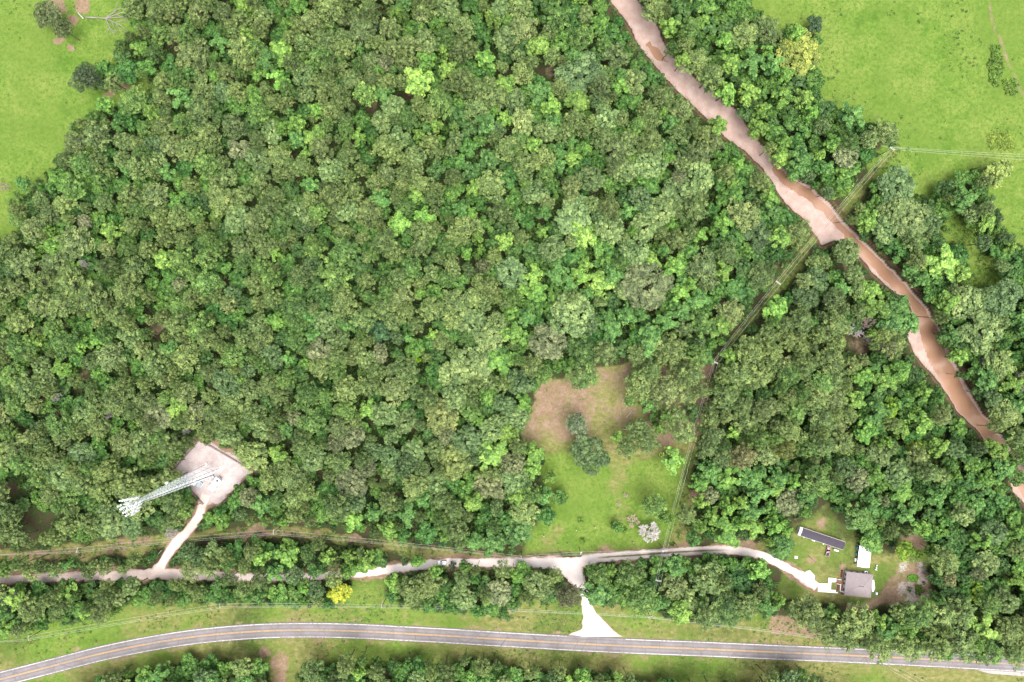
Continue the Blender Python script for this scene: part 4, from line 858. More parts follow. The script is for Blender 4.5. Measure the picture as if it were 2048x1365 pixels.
# ------------------------------------------------------------------ dead trees and fallen wood
def dead(px, py, r, h, kind, k, label, name='dead_tree'):
    me, R, Ht = (DEADPINK if kind == 'p' else DEAD)[k % (2 if kind == 'p' else 3)]
    p = P(px, py, h * 0.8); e = thing(name, label, 'dead tree', (p.x, p.y, float(ground_z(p.x, p.y))), k * 1.7); s = r * M / R
    e.scale = (s, s, h / Ht); link('branches', me, e); return e
for k, a in enumerate([(1298, 1069, 27, 9, 'g', 'big bare silver grey tree at the foot of the grassy clearing'), (1723, 564, 16, 15, 'p', 'round pinkish dead crown nearest the power line side of the river'),
        (1779, 693, 28, 13, 'p', 'largest pinkish dead crown close to the river'), (1762, 722, 16, 12, 'g', 'grey dead crown just below the largest pinkish one'), (1741, 646, 15, 13, 'p', 'small reddish dead crown above the gap near the river'),
        (1718, 660, 18, 10, 'g', 'bare grey branches in the soil gap near the river'), (1745, 672, 15, 10, 'g', 'bare grey tree beside the reddish dead crown'), (672, 469, 9, 16, 'p', 'small pinkish snag in the middle wood right of a grey one'),
        (577, 464, 8, 15, 'g', 'small grey snag in the middle wood, left of the pinkish one'), (161, 526, 10, 16, 'g', 'small bare snag in the left wood, 8% across, 39% down'), (359, 683, 10, 15, 'g', 'bare snag right of the brown soil gap in the left wood'),
        (835, 992, 9, 14, 'p', 'small pinkish snag left of the clearing, 41% across, 73% down'), (105, 797, 12, 16, 'g', 'bare snag in the left wood, 5% across, 58% down'), (150, 910, 12, 16, 'g', 'bare snag left of the tower, 7% across, 67% down'),
        (210, 832, 9, 15, 'g', 'bare snag above the tower, 10% across, 61% down'), (365, 865, 9, 15, 'g', 'thin grey snag right above the tower compound'), (840, 30, 13, 17, 'g', 'grey bare crown at the top of the wood'),
        (15, 1205, 24, 16, 'g', 'leaning bare dead tree by the left edge above the highway'), (335, 1068, 14, 13, 'g', 'pale bare crown below the tower top'), (1267, 1045, 15, 6, 'p', 'blossoming bare small tree left of the silver grey tree'),
        (1252, 991, 6, 2.2, 'p', 'upper of two small purplish bare bushes in the clearing'), (1238, 1008, 6, 2.2, 'p', 'lower of two small purplish bare bushes in the clearing'), (1455, 540, 10, 14, 'g', 'bare snag left of the power line, 71% across, 40% down'),
        (1980, 725, 12, 14, 'g', 'white bare snag on the right river bank'), (1760, 878, 12, 12, 'g', 'bare snag right of the pine block, 86% across, 64% down'), (2, 372, 11, 9, 'p', 'pinkish bare bush at the left edge of the meadow')]):
    dead(a[0], a[1], a[2] * 1.1, a[3], a[4], k, a[5])
ft = thing('fallen_tree', 'fallen grey dead tree with spread branches on the upper left grass', 'fallen tree', P(173, 35))
m = MB(); b0 = P(173, 35)
def rel(px, py, z): q = P(px, py, z) - b0; return Vector((q.x, q.y, z))
m.tube(rel(172, 35, .4), rel(195, 36, .6), .42, .34, 8); m.tube(rel(195, 36, .6), rel(211, 37, .9), .34, .26, 8); DEADF = plain('weathered_fallen_wood', (.25, .22, .21), .9, .25, 2.0); m.build('trunk', DEADF, ft, True)
m = MB(); fr = random.Random(4)
def twig(a, b, r, d):
    m.tube(a, b, r, r * .55, 5, False)
    if d:
        for k in range(4):
            t = fr.uniform(.35, 1); st = a.lerp(b, t); dv = (b - a); q = st + Matrix.Rotation(fr.uniform(-.75, .75), 3, 'Z') @ dv * fr.uniform(.35, .6); q.z = max(.12, st.z + fr.uniform(-.5, .8)); twig(st, q, max(.04, r * .5), d - 1)
for ex, ey in ((234, 19), (248, 34), (222, 62), (244, 52), (246, 24)): twig(rel(211, 37, .9), rel(ex, ey, fr.uniform(.5, 2.2)), .2, 2)
m.build('branches', DEADF, ft)
lg = thing('log', 'short pale log lying on bare soil by the fallen tree', 'log', P(163, 32)); MB().tube((-1.6, 1.4, .3), (1.2, -1.6, .3), .32, .26, 8).build('timber', DEADW, lg, True)
sn = MB()
for k in range(16):
    a = random.uniform(0, 6.28); c = Vector((random.gauss(0, 3.2), random.gauss(0, 1.6), .15)); l = random.uniform(1.5, 4.5)
    sn.tube(c, c + Vector((math.cos(a) * l, math.sin(a) * l * .6, random.uniform(.1, .6))), .12, .05, 5, False)
for px, py, lb in ((1562, 404, 'tangle of grey driftwood on the sand bar at the river bend'), (2022, 868, 'tangle of grey driftwood against the right river bank'), (1900, 668, 'dark snagged branches on the right bank of the narrow reach')):
    dw = thing('driftwood', lb, 'driftwood', P(px, py, -2.4), px * .01); sn.build('branches', DEADW, dw)
for a, b, lb in (((1617, 1112), (1633, 1126), 'thin dark pole lying on the lawn between driveway and truck'), ((1252, 836), (1266, 819), 'pale fallen trunk at the right side of the bare clearing'), ((1246, 858), (1262, 862), 'bare fallen branch below the pale trunk in the clearing')):
    A = P(*a); B = P(*b); lgo = thing('log', lb, 'log', A); MB().tube((0, 0, .15), (B.x - A.x, B.y - A.y, .15), .16, .1, 6).build('timber', DEADW if 'pale' in lb or 'bare' in lb else POLEW, lgo, True)

# ------------------------------------------------------------------ lattice tower and its compound
TB = P(425, 940.3); TH = 75.5
tw = thing('lattice_tower', 'tall galvanised three legged lattice tower with antennas at its top', 'tower', TB)
foot = [P(412.7, 928.5) - TB, P(441.7, 935.6) - TB, P(420.6, 956.7) - TB]
def side(z):   # corner scale at height z
    return 1.0 - 0.76 * min(1, z / (TH - 8))
def corner(k, z): f = foot[k] * side(z); return Vector((f.x, f.y, z))
levels = [0]; 
while levels[-1] < TH: levels.append(levels[-1] + max(2.3, 5.6 * side(levels[-1]) ** .8 * .8))
levels[-1] = TH
for k in range(3):
    m = MB()
    for a, b in zip(levels[:-1], levels[1:]): m.tube(corner(k, a), corner(k, b), (.12 - .04 * a / TH), (.12 - .04 * b / TH), 7, False)
    m.build('leg', GALV, tw, True)
for f in range(3):
    m = MB(); k, l = f, (f + 1) % 3
    for i, (a, b) in enumerate(zip(levels[:-1], levels[1:])):
        r = .055
        m.tube(corner(k, a), corner(l, b), r, n=4, caps=False); m.tube(corner(l, a), corner(k, b), r, n=4, caps=False)
        m.tube(corner(k, b), corner(l, b), r * .9, n=4, caps=False)
    m.build('bracing', GALV, tw)
for k in range(3): MB().tube(foot[k] + Vector((0, 0, -.1)), foot[k] + Vector((0, 0, .35)), .62, n=12).build('footing', CONC, tw)
m = MB(); off = Vector((.35, -.35, 0))
cpath = [(corner(1, z) * .35 + corner(2, z) * .65) for z in levels]
for q, z in zip(cpath, levels): q.z = z
m.path(cpath, .17, 6); m.build('cable_run', CABLE, tw)
lad = MB(); 
for dx in (-.2, .2): lad.path([corner(0, z) * .5 + corner(1, z) * .5 + Vector((dx, 0, 0)) for z in levels], .04, 4)
lad.build('ladder', GALV, tw)
for zt, rr, sc in ((TH - 1.0, 2.9, .82), (TH - 4.6, 2.5, .72)):
    for s in range(3):
        a = math.radians(100 + 120 * s); mt = MB(); d = Vector((math.cos(a), math.sin(a), 0)); n = Vector((-d.y, d.x, 0)); c = d * rr * .85 + Vector((0, 0, zt)); hw = 2.9 * sc
        for dz in (-.55, .55):
            mt.tube(c - n * hw + Vector((0, 0, dz)), c + n * hw + Vector((0, 0, dz)), .08, n=5); mt.tube(Vector((0, 0, zt + dz)) + d * .5, c + n * hw * .55 + Vector((0, 0, dz)), .08, n=5); mt.tube(Vector((0, 0, zt + dz)) + d * .5, c - n * hw * .55 + Vector((0, 0, dz)), .08, n=5)
        sm = mt.build('sector_mount', GALV, tw)
        for q in (-1, -.36, .36, 1):
            pc = c + n * hw * q + d * .28; MB().tube(c + n * hw * q + Vector((0, 0, -1.3)), c + n * hw * q + Vector((0, 0, 1.3)), .06, n=5).build('mast_pipe', GALV, sm)
            MB().box((pc.x, pc.y, zt + .1), (.42, .62, 2.5), a).build('panel_antenna', WHITE, sm, bevel=.05)
            MB().box((pc.x - d.x * .55, pc.y - d.y * .55, zt - .4), (.26, .40, .7), a).build('radio_unit', WHITE, sm)
MB().tube((0, 0, TH - .2), (0, 0, TH + 3.2), .06, .025, 6).build('lightning_rod', GALV, tw)
dc = corner(0, 41); dd = (dc - Vector((0, 0, 41))).normalized()
MB().tube(dc + dd * .25, dc + dd * .95, .75, .75, 16).build('microwave_dish', WHITE, tw, True)
def compound_box(px, py, dx, dy, dz, rz, mat, name, label, cat, extra=None, z=0.12):
    e = thing(name, label, cat, P(px, py), R_(rz)); MB().box((0, 0, z + dz / 2), (dx, dy, dz)).build('body', mat, e, bevel=.04); MB().box((0, 0, z / 2), (dx + .5, dy + .5, z)).build('concrete_base', CONC, e)
    if extra: extra(e)
    return e
GREYB = plain('blue_grey_metal', (0.30, 0.36, 0.42), .5, .1); TANW = plain('off_white_panel', (0.60, 0.58, 0.55), .6, .08)
def shel(e):
    MB().box((0, 0, 2.92), (7.0, 3.0, .14)).build('roof', WHITE, e); MB().box((2.3, 0, 3.13), (.9, 1.0, .28)).build('roof_hatch', CABLE, e)
    MB().box((3.62, .1, 1.6), (.6, 1.1, 1.3)).build('air_conditioner', GREYB, e); MB().box((-1.4, -1.47, 1.15), (.95, .05, 2.05)).build('door', GREYB, e)
compound_box(434, 967, 6.6, 2.75, 2.7, 52, TANW, 'equipment_shelter', 'long white equipment shelter in the tower compound', 'shelter', shel)
def cab(e): MB().box((0, 0, 1.62), (1.7, 2.6, .08)).build('lid', WHITE, e)
compound_box(391, 965, 1.5, 2.4, 1.45, -35, TANW, 'equipment_cabinet', 'white equipment cabinet beside the tower foot', 'cabinet', cab)
compound_box(401, 968, 2.0, 2.9, 1.3, -35, GREYB, 'generator', 'blue grey generator between tower and shelter', 'generator', lambda e: MB().tube((.5, .6, 1.4), (.5, .6, 1.9), .1, n=8).build('exhaust', CABLE, e))
compound_box(428, 953, 1.0, 1.5, 1.2, 52, GREYB, 'equipment_cabinet', 'small grey cabinet at the upper end of the shelter', 'cabinet')
ib = thing('ice_bridge', 'narrow grating cable bridge from tower foot to the shelter', 'cable bridge', P(419, 959), R_(-15)); m = MB()
for dy in (-.25, .25): m.tube((-2.2, dy, 2.6), (3.0, dy, 2.6), .05, n=4)
for k in range(12): m.tube((-2.1 + k * .45, -.25, 2.6), (-2.1 + k * .45, .25, 2.6), .04, n=4)
m.build('grating', GALV, ib)
for dx in (-2, 2.8): MB().tube((dx, 0, -.1), (dx, 0, 2.6), .06, n=6).build('post', GALV, ib)
FMESH = NT('chain_link')
_tr = FMESH.new('ShaderNodeBsdfTransparent'); _mx = FMESH.new('ShaderNodeMixShader'); _co = FMESH.new('ShaderNodeTexCoord').outputs['Object']
_w1 = FMESH.new('ShaderNodeTexWave'); _w1.inputs['Scale'].default_value = 4.0; FMESH.l.new(_co, _w1.inputs[0])
FMESH.l.new(FMESH.ramp(_w1.outputs['Fac'], (0.55, 0.0), (0.75, 1.0)), _mx.inputs[0]); FMESH.l.new(_tr.outputs[0], _mx.inputs[1]); FMESH.l.new(FMESH.b.outputs[0], _mx.inputs[2]); FMESH.l.new(_mx.outputs[0], FMESH.out.inputs['Surface'])
FMESH.col((0.30, 0.26, 0.24)); FMESH.rough(.6); FMESH = FMESH.m
def fence(pts, label):
    A0 = P(*pts[0]); e = thing('chain_link_fence', label, 'fence', A0)
    for a, b in zip(pts[:-1], pts[1:]):
        A = P(*a) - A0; B = P(*b) - A0; L = (B - A).length; n = max(1, int(round(L / 3.0)))
        for k in range(n + 1):
            q = A.lerp(B, k / n); MB().tube((q.x, q.y, -.2), (q.x, q.y, 2.2), .06, n=6).build('post', RUSTY, e)
        MB().tube((A.x, A.y, 2.12), (B.x, B.y, 2.12), .045, n=5).build('top_rail', RUSTY, e)
        d = (B - A).normalized() ; nn = Vector((-d.y, d.x, 0)) * .03
        MB().add([A + nn + Vector((0, 0, .05)), B + nn + Vector((0, 0, .05)), B + nn + Vector((0, 0, 2.1)), A + nn + Vector((0, 0, 2.1)), A - nn + Vector((0, 0, .05)), B - nn + Vector((0, 0, .05)), B - nn + Vector((0, 0, 2.1)), A - nn + Vector((0, 0, 2.1))], [(0, 1, 2, 3), (4, 7, 6, 5)]).build('wire_mesh', FMESH, e)
        MB().box(((A.x + B.x) / 2, (A.y + B.y) / 2, .06), (L - .1, .22, .3), math.atan2(d.y, d.x)).build('kickboard', RUSTY, e)
fence([(408, 1008), (347, 942)], 'brown fence along the lower left side of the tower compound')
fence([(348, 940), (400, 880)], 'brown fence along the upper left side of the tower compound')
fence([(402, 880), (506, 941)], 'brown fence along the upper right side of the tower compound')
fence([(507, 943), (440, 1010)], 'brown fence along the lower right side of the tower compound')
pg = thing('pipe_gate', 'long pale pipe gate standing open beside the access track', 'gate', P(301, 1125)); gv = P(325, 1100) - P(301, 1125)
m = MB()
for z in (.5, .85, 1.2): m.tube((0, 0, z), (gv.x, gv.y, z), .06, n=6)
m.build('rails', ARMW, pg)
for q in (0, .5, 1): MB().tube((gv.x * q, gv.y * q, -.2 if q == 0 else .3), (gv.x * q, gv.y * q, 1.4), .09, n=6).build('post', ARMW, pg)

# ------------------------------------------------------------------ power poles and wires
def pole(px, py, h, arm_deg, label, arm=2.4, double=False, mast=None):
    p = P(px, py, h); e = thing('utility_pole', label, 'utility pole', (p.x, p.y, float(ground_z(p.x, p.y))))
    MB().tube((0, 0, -1), (0, 0, h + .4), .19, .13, 8).build('post', POLEW, e, True); a = R_(arm_deg); d = Vector((math.cos(a), math.sin(a), 0)); n = Vector((-d.y, d.x, 0)); ends = []
    if arm:
        for s in ((-.2, .2) if double else (.2,)):
            c = n * s + Vector((0, 0, h)); MB().box(tuple(c), (arm, .16, .2), a).build('crossarm', ARMW, e)
        for q in (-.92, -.3, .92):
            b = d * (arm / 2 * q) + Vector((0, 0, h + .1)); MB().tube(b, b + Vector((0, 0, .34)), .075, .05, 8).build('insulator', WHITE, e); ends.append(Vector((p.x, p.y, 0)) + b + Vector((0, 0, .36 + e.location.z)))
    else: ends = [Vector((p.x, p.y, e.location.z + h + .35))] * 1; MB().tube((0, 0, h + .3), (0, 0, h + .6), .08, .05, 8).build('insulator', WHITE, e)
    if mast:
        MB().tube((.32, -.1, h - 2.2), (.32, -.1, h - 1.2), .28, n=10).build('transformer', GALV, e)
    return ends
def wires(A, B, label, sag=1.2, r=.022):
    e = thing('power_line', label, 'power line', tuple(A[0]))
    n = max(len(A), len(B))
    for k in range(n):
        a = A[k % len(A)]; b = B[k % len(B)]; pts = []
        for i in range(15):
            t = i / 14; q = a.lerp(b, t) - A[0]; q.z -= sag * 4 * t * (1 - t); pts.append(q)
        MB().path(pts, r, 4).build('wire', WIRE, e)
A0 = pole(1785, 297, 11, -35, 'corner utility pole at the edge of the right meadow', 2.4, True); Aout = [P(2300, 318 + 8 * k, 11) for k in range(3)]
A1 = pole(1557, 566, 12, -38, 'utility pole with double crossarm in the upper power line cut', 2.8, True); A2 = pole(1431, 725, 12, -25, 'utility pole with pale fittings above the clearing', 2.6, True, True)
A3 = pole(1329, 1102, 11.5, 5, 'utility pole at the driveway edge under the crossing wires', 2.4, True, True); A4 = pole(1317, 1162, 11, -10, 'pole with white crossarms among trees below the driveway', 2.8, True); A5 = pole(1301, 1235, 10.5, 20, 'utility pole on the grass verge right of the gravel entrance', 2.0)
wires(Aout, A0, 'wires crossing the right meadow', 2.2); wires(A0, A1, 'wires crossing the river', 2.0); wires(A1, A2, 'wires over the wooded cut', 1.4); wires(A2, A3, 'wires along the right side of the clearing', 2.4); wires(A3, A4, 'wires just below the driveway', .4); wires(A4, A5, 'wires dropping to the verge pole', .4)
Bm = [P(-230, 1119 + 7 * k, 10) for k in range(3)]; B1 = pole(154, 1101, 10.5, 78, 'utility pole in the cleared strip below the tower', 2.6); B2 = pole(547, 1065, 10.5, 88, 'utility pole in the cleared strip right of the tower track', 2.4)
B3 = pole(1043, 1115, 9, 90, 'thin utility pole at the gravel lane left of the entrance', 1.4); B4 = pole(1162, 1107, 10, 90, 'utility pole with transformer above the gravel junction', 1.6, False, True); B5 = pole(1357, 1096, 8, 90, 'short pole right of the driveway crossing', 0)
wires(Bm, B1, 'wires over the cleared strip at the left edge', 1.0); wires(B1, B2, 'wires over the cleared strip past the tower track', 1.6); wires(B2, B3, 'wires along the gravel lane', 1.8); wires(B3, B4, 'wires left of the gravel junction', .5); wires(B4, A3, 'wires right of the gravel junction', .7); wires(A3[:1], B5, 'single short wire beside the driveway', .2)
Cm = [P(-240, 1300 + 5 * k, 9) for k in range(2)]; C1 = pole(56.5, 1277, 9.5, 92, 'utility pole on the verge at the far left', 2.4); C2 = pole(440.5, 1212, 9.5, 92, 'utility pole at the tree edge above the highway curve', 2.2); C3 = pole(764, 1213, 9.5, 92, 'utility pole by the small soil gap above the highway', 1.6)
wires(Cm, C1[:2], 'wires above the verge at the left edge', .6); wires(C1, C2, 'wires above the highway curve', 1.3); wires(C2, C3, 'wires above the verge left of centre', 1.2); wires(C3, A5, 'wires above the verge left of the entrance', 2.0)
D1 = pole(1688, 1284, 9.5, 30, 'utility pole hidden among pines at the road edge', 2.0); wires(A5, D1, 'wires above the verge right of the entrance', 1.6); Dm = [P(1838 + 9 * k, 1373 - 3 * k, 9) for k in range(3)]; De = [q + (q - d) * 1.0 for q, d in zip(Dm, D1)]
for q in De: q.z = 9.5
wires(D1, De, 'wires crossing the highway at lower right', 1.0)
for px, py, h, lb in ((1087, 1069, 3.6, 'dark post standing alone at the left of the mown clearing'), (1152, 1058, 3.0, 'dark post left of the middle of the clearing'), (1265, 1083, 2.6, 'dark post left of the bare silver tree'), (1189, 1054, 2.0, 'short dark post in the middle of the clearing')):
    e = thing('post', lb, 'post', P(px, py)); MB().tube((0, 0, -.4), (0, 0, h), .13, .11, 7).build('shaft', POLEW, e); MB().box((0, 0, h + .12), (.34, .34, .24), .3).build('cap', ARMW, e)

# ------------------------------------------------------------------ homestead
def shingle(name, c, scale=1.0):
    t = NT(name); co = t.new('ShaderNodeTexCoord').outputs['Object']
    n1 = t.noise(.35, 5, .65, co); n2 = t.noise(3.5, 4, .75, co, (1, 1, 3)); n3 = t.noise(1.1, 4, .7, co)
    k = t.mix(n2, tuple(x * .72 for x in c), tuple(x * 1.22 for x in c)); k = t.mix(t.ramp(n1, (.35, 0.), (.7, .5)), k, tuple(x * 1.25 for x in c)); k = t.mix(t.ramp(n3, (.62, 0.), (.75, .4)), k, tuple(x * .6 for x in c))
    t.col(k); t.rough(.92); t.bump(n2, .3, .04); return t.m
ROOF = shingle('roof_shingles_mauve_grey', (.225, .19, .195)); DARKROOF = shingle('roof_shingles_black', (.055, .047, .062)); SIDING = plain('pale_blue_siding', (.52, .58, .62), .7, .06); DECK = plain('red_brown_deck_boards', (.20, .10, .075), .85, .25, 2.5)
MULCH = plain('brown_bark_mulch', (.13, .06, .04), .95, .4, 5.0, bump=.5); METALW = plain('white_metal_roof', (.86, .86, .86), .4, .03); BRICKC = plain('red_brick', (.28, .13, .10), .9, .2, 4.0); TRIM = plain('white_trim', (.8, .8, .79), .6, .04)
hp = P(1717.5, 1170, 3.2); hs_ = thing('house', 'square house with mauve grey hip roof beside the white concrete drive', 'house', (hp.x, hp.y, 0), R_(-6.2))
Wd, Dp, E = 13.2, 11.6, 3.0; MB().box((.1, 0, E / 2 - .02), (Wd - .5, Dp - .5, E)).build('wall', SIDING, hs_)
MB().box((.1, 0, .2), (Wd - .3, Dp - .3, .5)).build('foundation', BRICKC, hs_)
def hip(w, d, z0, rise, ridge, th=.18):
    x, y, r = w / 2, d / 2, ridge / 2; b = MB()
    b.add([(-x, -y, z0), (x, -y, z0), (x, y, z0), (-x, y, z0), (-x, -y, z0 + th), (x, -y, z0 + th), (x, y, z0 + th), (-x, y, z0 + th), (-r, 0, z0 + rise), (r, 0, z0 + rise)],
          [(3, 2, 1, 0), (0, 1, 5, 4), (1, 2, 6, 5), (2, 3, 7, 6), (3, 0, 4, 7), (4, 5, 9, 8), (5, 6, 9), (6, 7, 8, 9), (7, 4, 8)]); return b
rf = hip(Wd, Dp, E, 2.7, 2.5).build('roof', ROOF, hs_); cap = MB(); z1 = E + 2.7
cap.tube((-1.25, 0, z1), (1.25, 0, z1), .16, n=6)
cap.build('ridge_cap', plain('ridge_shingles', (.13, .105, .11), .9, .2), rf)
cap = MB()
for sx in (-1, 1):
    for sy in (-1, 1): cap.tube((sx * 1.25, 0, z1 - .02), (sx * Wd / 2, sy * Dp / 2, E + .17), .10, n=5)
cap.build('hip_cap', plain('hip_shingles', (.27, .23, .235), .9, .15), rf)
for x, y in ((-2.0, 3.0), (2.6, 2.6), (3.4, -1.2)): MB().tube((x, y, 3.6), (x, y, 4.75), .09, n=8).build('vent_pipe', GALV, rf)
for nm, x in (('door', -3.2), ('window', -.4), ('window', 2.6)):
    o = MB().box((x, Dp / 2 - .23, 1.5 if nm == 'window' else 1.15), (1.1, .1, 1.3 if nm == 'window' else 2.0)).build(nm, BLACKG if nm == 'window' else DECK, hs_); MB().box((x, Dp / 2 - .245, .82 if nm == 'window' else 2.22), (1.35, .12, .12)).build('sill' if nm == 'window' else 'lintel', TRIM, o)
for y in (3.9, 1.6, -3.6):
    o = MB().box((-Wd / 2 + .33, y, 1.5), (.1, 1.1, 1.3)).build('window', BLACKG, hs_); MB().box((-Wd / 2 + .315, y, .82), (.12, 1.35, .12)).build('sill', TRIM, o)
o = MB().box((-Wd / 2 + .33, -.6, 1.2), (.1, 1.0, 2.1)).build('door', DECK, hs_); MB().tube((-Wd / 2 + .24, -.95, 1.1), (-Wd / 2 + .3, -.95, 1.1), .05, n=6).build('handle', GALV, o)
po = MB().box((-Wd / 2 - .55, -2.0, .42), (2.0, 5.4, .5)).build('porch_deck', DECK, hs_)
for y in (-4.6, -2.6): MB().tube((-Wd / 2 - 1.4, y, .6), (-Wd / 2 - 1.4, y, 1.75), .08, n=6).build('porch_post', TRIM, po)
rl = MB()
rl.box((-Wd / 2 - 1.42, -2.95, 1.6), (.16, 3.3, .12)); rl.box((-Wd / 2 - .7, -4.62, 1.6), (1.5, .16, .12))
for k in range(14): rl.box((-Wd / 2 - 1.42, -4.5 + k * .24, 1.15), (.06, .06, .8))
rl.build('railing', TRIM, po)
for k in range(4): MB().box((-Wd / 2 - 1.75 - k * .38, -.2, .56 - k * .14), (.37, 2.0, .12)).build('step', DECK, po)
for y in (.95, -1.35):
    r2 = MB(); r2.tube((-Wd / 2 - 1.2, y, 1.6), (-Wd / 2 - 3.1, y, 1.05), .11, n=6); r2.tube((-Wd / 2 - 3.1, y, 0), (-Wd / 2 - 3.1, y, 1.05), .08, n=6); r2.build('stair_rail', TRIM, po)
for x, y, w, d in ((-Wd / 2 - .8, 3.8, 1.7, 4.4), (-Wd / 2 - 2.1, -3.3, 1.0, 4.4), (.2, -Dp / 2 - .5, Wd + 1.4, 1.3), (Wd / 2 + .45, -1.5, .9, 6.5)):
    pass
def bed(x, y, w, d, lb):
    q = Matrix.Rotation(R_(-6.2), 3, 'Z') @ Vector((x, y, 0)) + Vector((hp.x, hp.y, 0)); e = thing('flower_bed', lb, 'flower bed', q, R_(-6.2)); MB().box((0, 0, .06), (w, d, .16)).build('mulch', MULCH, e)
    ed = MB()
    for sx in (-1, 1): ed.box((sx * w / 2, 0, .1), (.14, d + .14, .24))
    for sy in (-1, 1): ed.box((0, sy * d / 2, .1), (w - .15, .14, .24))
    ed.build('edging', plain('edging_timber', (.34, .24, .17), .9, .2), e)
    n = int(max(w, d) / .9)
    for k in range(n):
        t = (k + .5) / n - .5; c = link('plant', SHRUB[k % 4][0], e, (t * w if w > d else random.uniform(-.2, .2), t * d if d >= w else random.uniform(-.2, .2), .1)); s = random.uniform(.14, .24); c.scale = (s, s, s); c['tint'] = random.choice([[.16, .05, .03], [.06, .13, .02], [.10, .05, .03]])
bed(-Wd / 2 - .95, 3.7, 1.5, 4.2, 'brown mulch bed at the upper left wall of the house'); bed(-Wd / 2 - 2.15, -3.6, 1.0, 4.0, 'brown mulch bed in front of the house porch'); bed(0, -Dp / 2 - .55, Wd + 1.0, 1.2, 'long reddish flower bed along the lower side of the house')
def slab(name, pts, label, mat=CONC, h=.07):
    c = np.mean(np.array(pts), axis=0); o = P(c[0], c[1]); e = MB().prism([tuple((P(*q) - o).xy) for q in pts][::-1], -.12, h).build(name, mat, None, loc=o); return tag(e, label, kind='structure')
SLABC = plain('white_concrete', (.80, .78, .76), .85, .05, .8)
slab('concrete_drive', [(1635.8, 1167), (1656, 1168), (1656.9, 1156), (1675, 1158), (1674.5, 1164.4), (1662.5, 1164.7), (1661.6, 1179.6), (1676, 1181), (1675.4, 1187), (1635.8, 1183.7)], 'white concrete drive and walkway left of the house', SLABC)
slab('patio', [(1743.5, 1161), (1748, 1160), (1750, 1176), (1747, 1184), (1744, 1184)], 'narrow pale patio along the right side of the house', SLABC, .06)
slab('concrete_pad', [(1589.5, 1112), (1595.5, 1113), (1595, 1118), (1589, 1117.5)], 'small square concrete pad on the lawn left of the truck', CONC, .12)
slab('gravel_heap', [(1612, 1143), (1620, 1141), (1630, 1152), (1629, 1162), (1618, 1160), (1610, 1152)], 'white gravel parking spot beside the driveway end', GRAVEL, .04)
q = P(1730, 1144); e = thing('air_conditioner', 'white air conditioner against the upper wall of the house', 'air conditioner', q, R_(-6.2)); MB().box((0, 0, .6), (1.4, 1.3, 1.1)).build('casing', TRIM, e, bevel=.06); MB().tube((0, 0, 1.14), (0, 0, 1.2), .45, n=14).build('fan_grille', CABLE, e)
q = P(1751, 1186); e = thing('water_tank', 'pale blue tank box at the lower right corner of the house', 'tank', q, R_(-6)); MB().box((0, 0, .65), (1.0, 1.2, 1.3)).build('body', plain('pale_blue_plastic', (.48, .58, .62), .5, .05), e, bevel=.1); MB().tube((0, 0, 1.3), (0, 0, 1.42), .3, n=10).build('lid', TRIM, e)
for k, (px, py) in enumerate(((1752.8, 1131), (1752, 1135.5), (1751.2, 1139))):
    e = thing('lawn_chair', ('uppermost', 'middle', 'lowest')[k] + ' of three white lawn chairs right of the carport', 'chair', P(px, py), k * .9); MB().box((0, 0, .4), (.6, .6, .07)).build('seat', TRIM, e); MB().box((-.3, 0, .75), (.07, .6, .75)).build('backrest', TRIM, e)
    for sx in (-.24, .24):
        for sy in (-.24, .24): MB().box((sx, sy, .18), (.06, .06, .36)).build('leg', TRIM, e)
# mobile home
mp = P(1643.5, 1077.5, 3.2); mh = thing('mobile_home', 'long narrow mobile home with black shingle roof', 'mobile home', (mp.x, mp.y, 0), R_(-18.5)); L, D = 23.6, 4.1
MB().box((0, 0, 1.55), (L - .3, D - .3, 2.75)).build('wall', TANW, mh); MB().box((0, 0, .12), (L - .5, D - .5, .4)).build('skirting', GREYB, mh)
def gable(x0, x1, d, z0, rise, th=.1):
    y = d / 2; return MB().add([(x0, -y, z0), (x1, -y, z0), (x1, y, z0), (x0, y, z0), (x0, -y, z0 + th), (x1, -y, z0 + th), (x1, y, z0 + th), (x0, y, z0 + th), (x0, 0, z0 + rise), (x1, 0, z0 + rise)], [(3, 2, 1, 0), (0, 1, 5, 4), (2, 3, 7, 6), (4, 5, 9, 8), (6, 7, 8, 9), (1, 2, 6, 9, 5), (3, 0, 4, 8, 7)])
gable(-L / 2 + 1.35, L / 2, D - .12, 2.96, .55).build('roof', DARKROOF, mh); e2 = gable(-L / 2, -L / 2 + 1.33, D - .05, 2.95, .5).build('porch_roof', CONC, mh); MB().tube((-L / 2 + .6, .6, 3.1), (-L / 2 + .6, .6, 3.75), .2, n=8).build('flue', CABLE, e2)
MB().box((0, D / 2 + .02, 3.0), (L, .13, .12)).build('gutter', ARMW, mh); MB().box((0, -D / 2 - .02, 3.0), (L, .12, .1)).build('gutter', ARMW, mh); MB().box((L / 2 + .05, 0, 3.0), (.1, D, .12)).build('fascia', ARMW, mh)
for x in (-8, -4.5, 0, 4, 8.2): o = MB().box((x, D / 2 - .13, 1.8), (1.2, .08, 1.0)).build('window', BLACKG, mh); MB().box((x, D / 2 - .11, 1.26), (1.35, .1, .08)).build('sill', TRIM, o)
for x, w in ((-2.2, 1.5), (3.0, .7), (-7.3, .5)): MB().box((x, -D / 2 - .45, .35), (w, .9, .7)).build('step_landing', ARMW, mh)
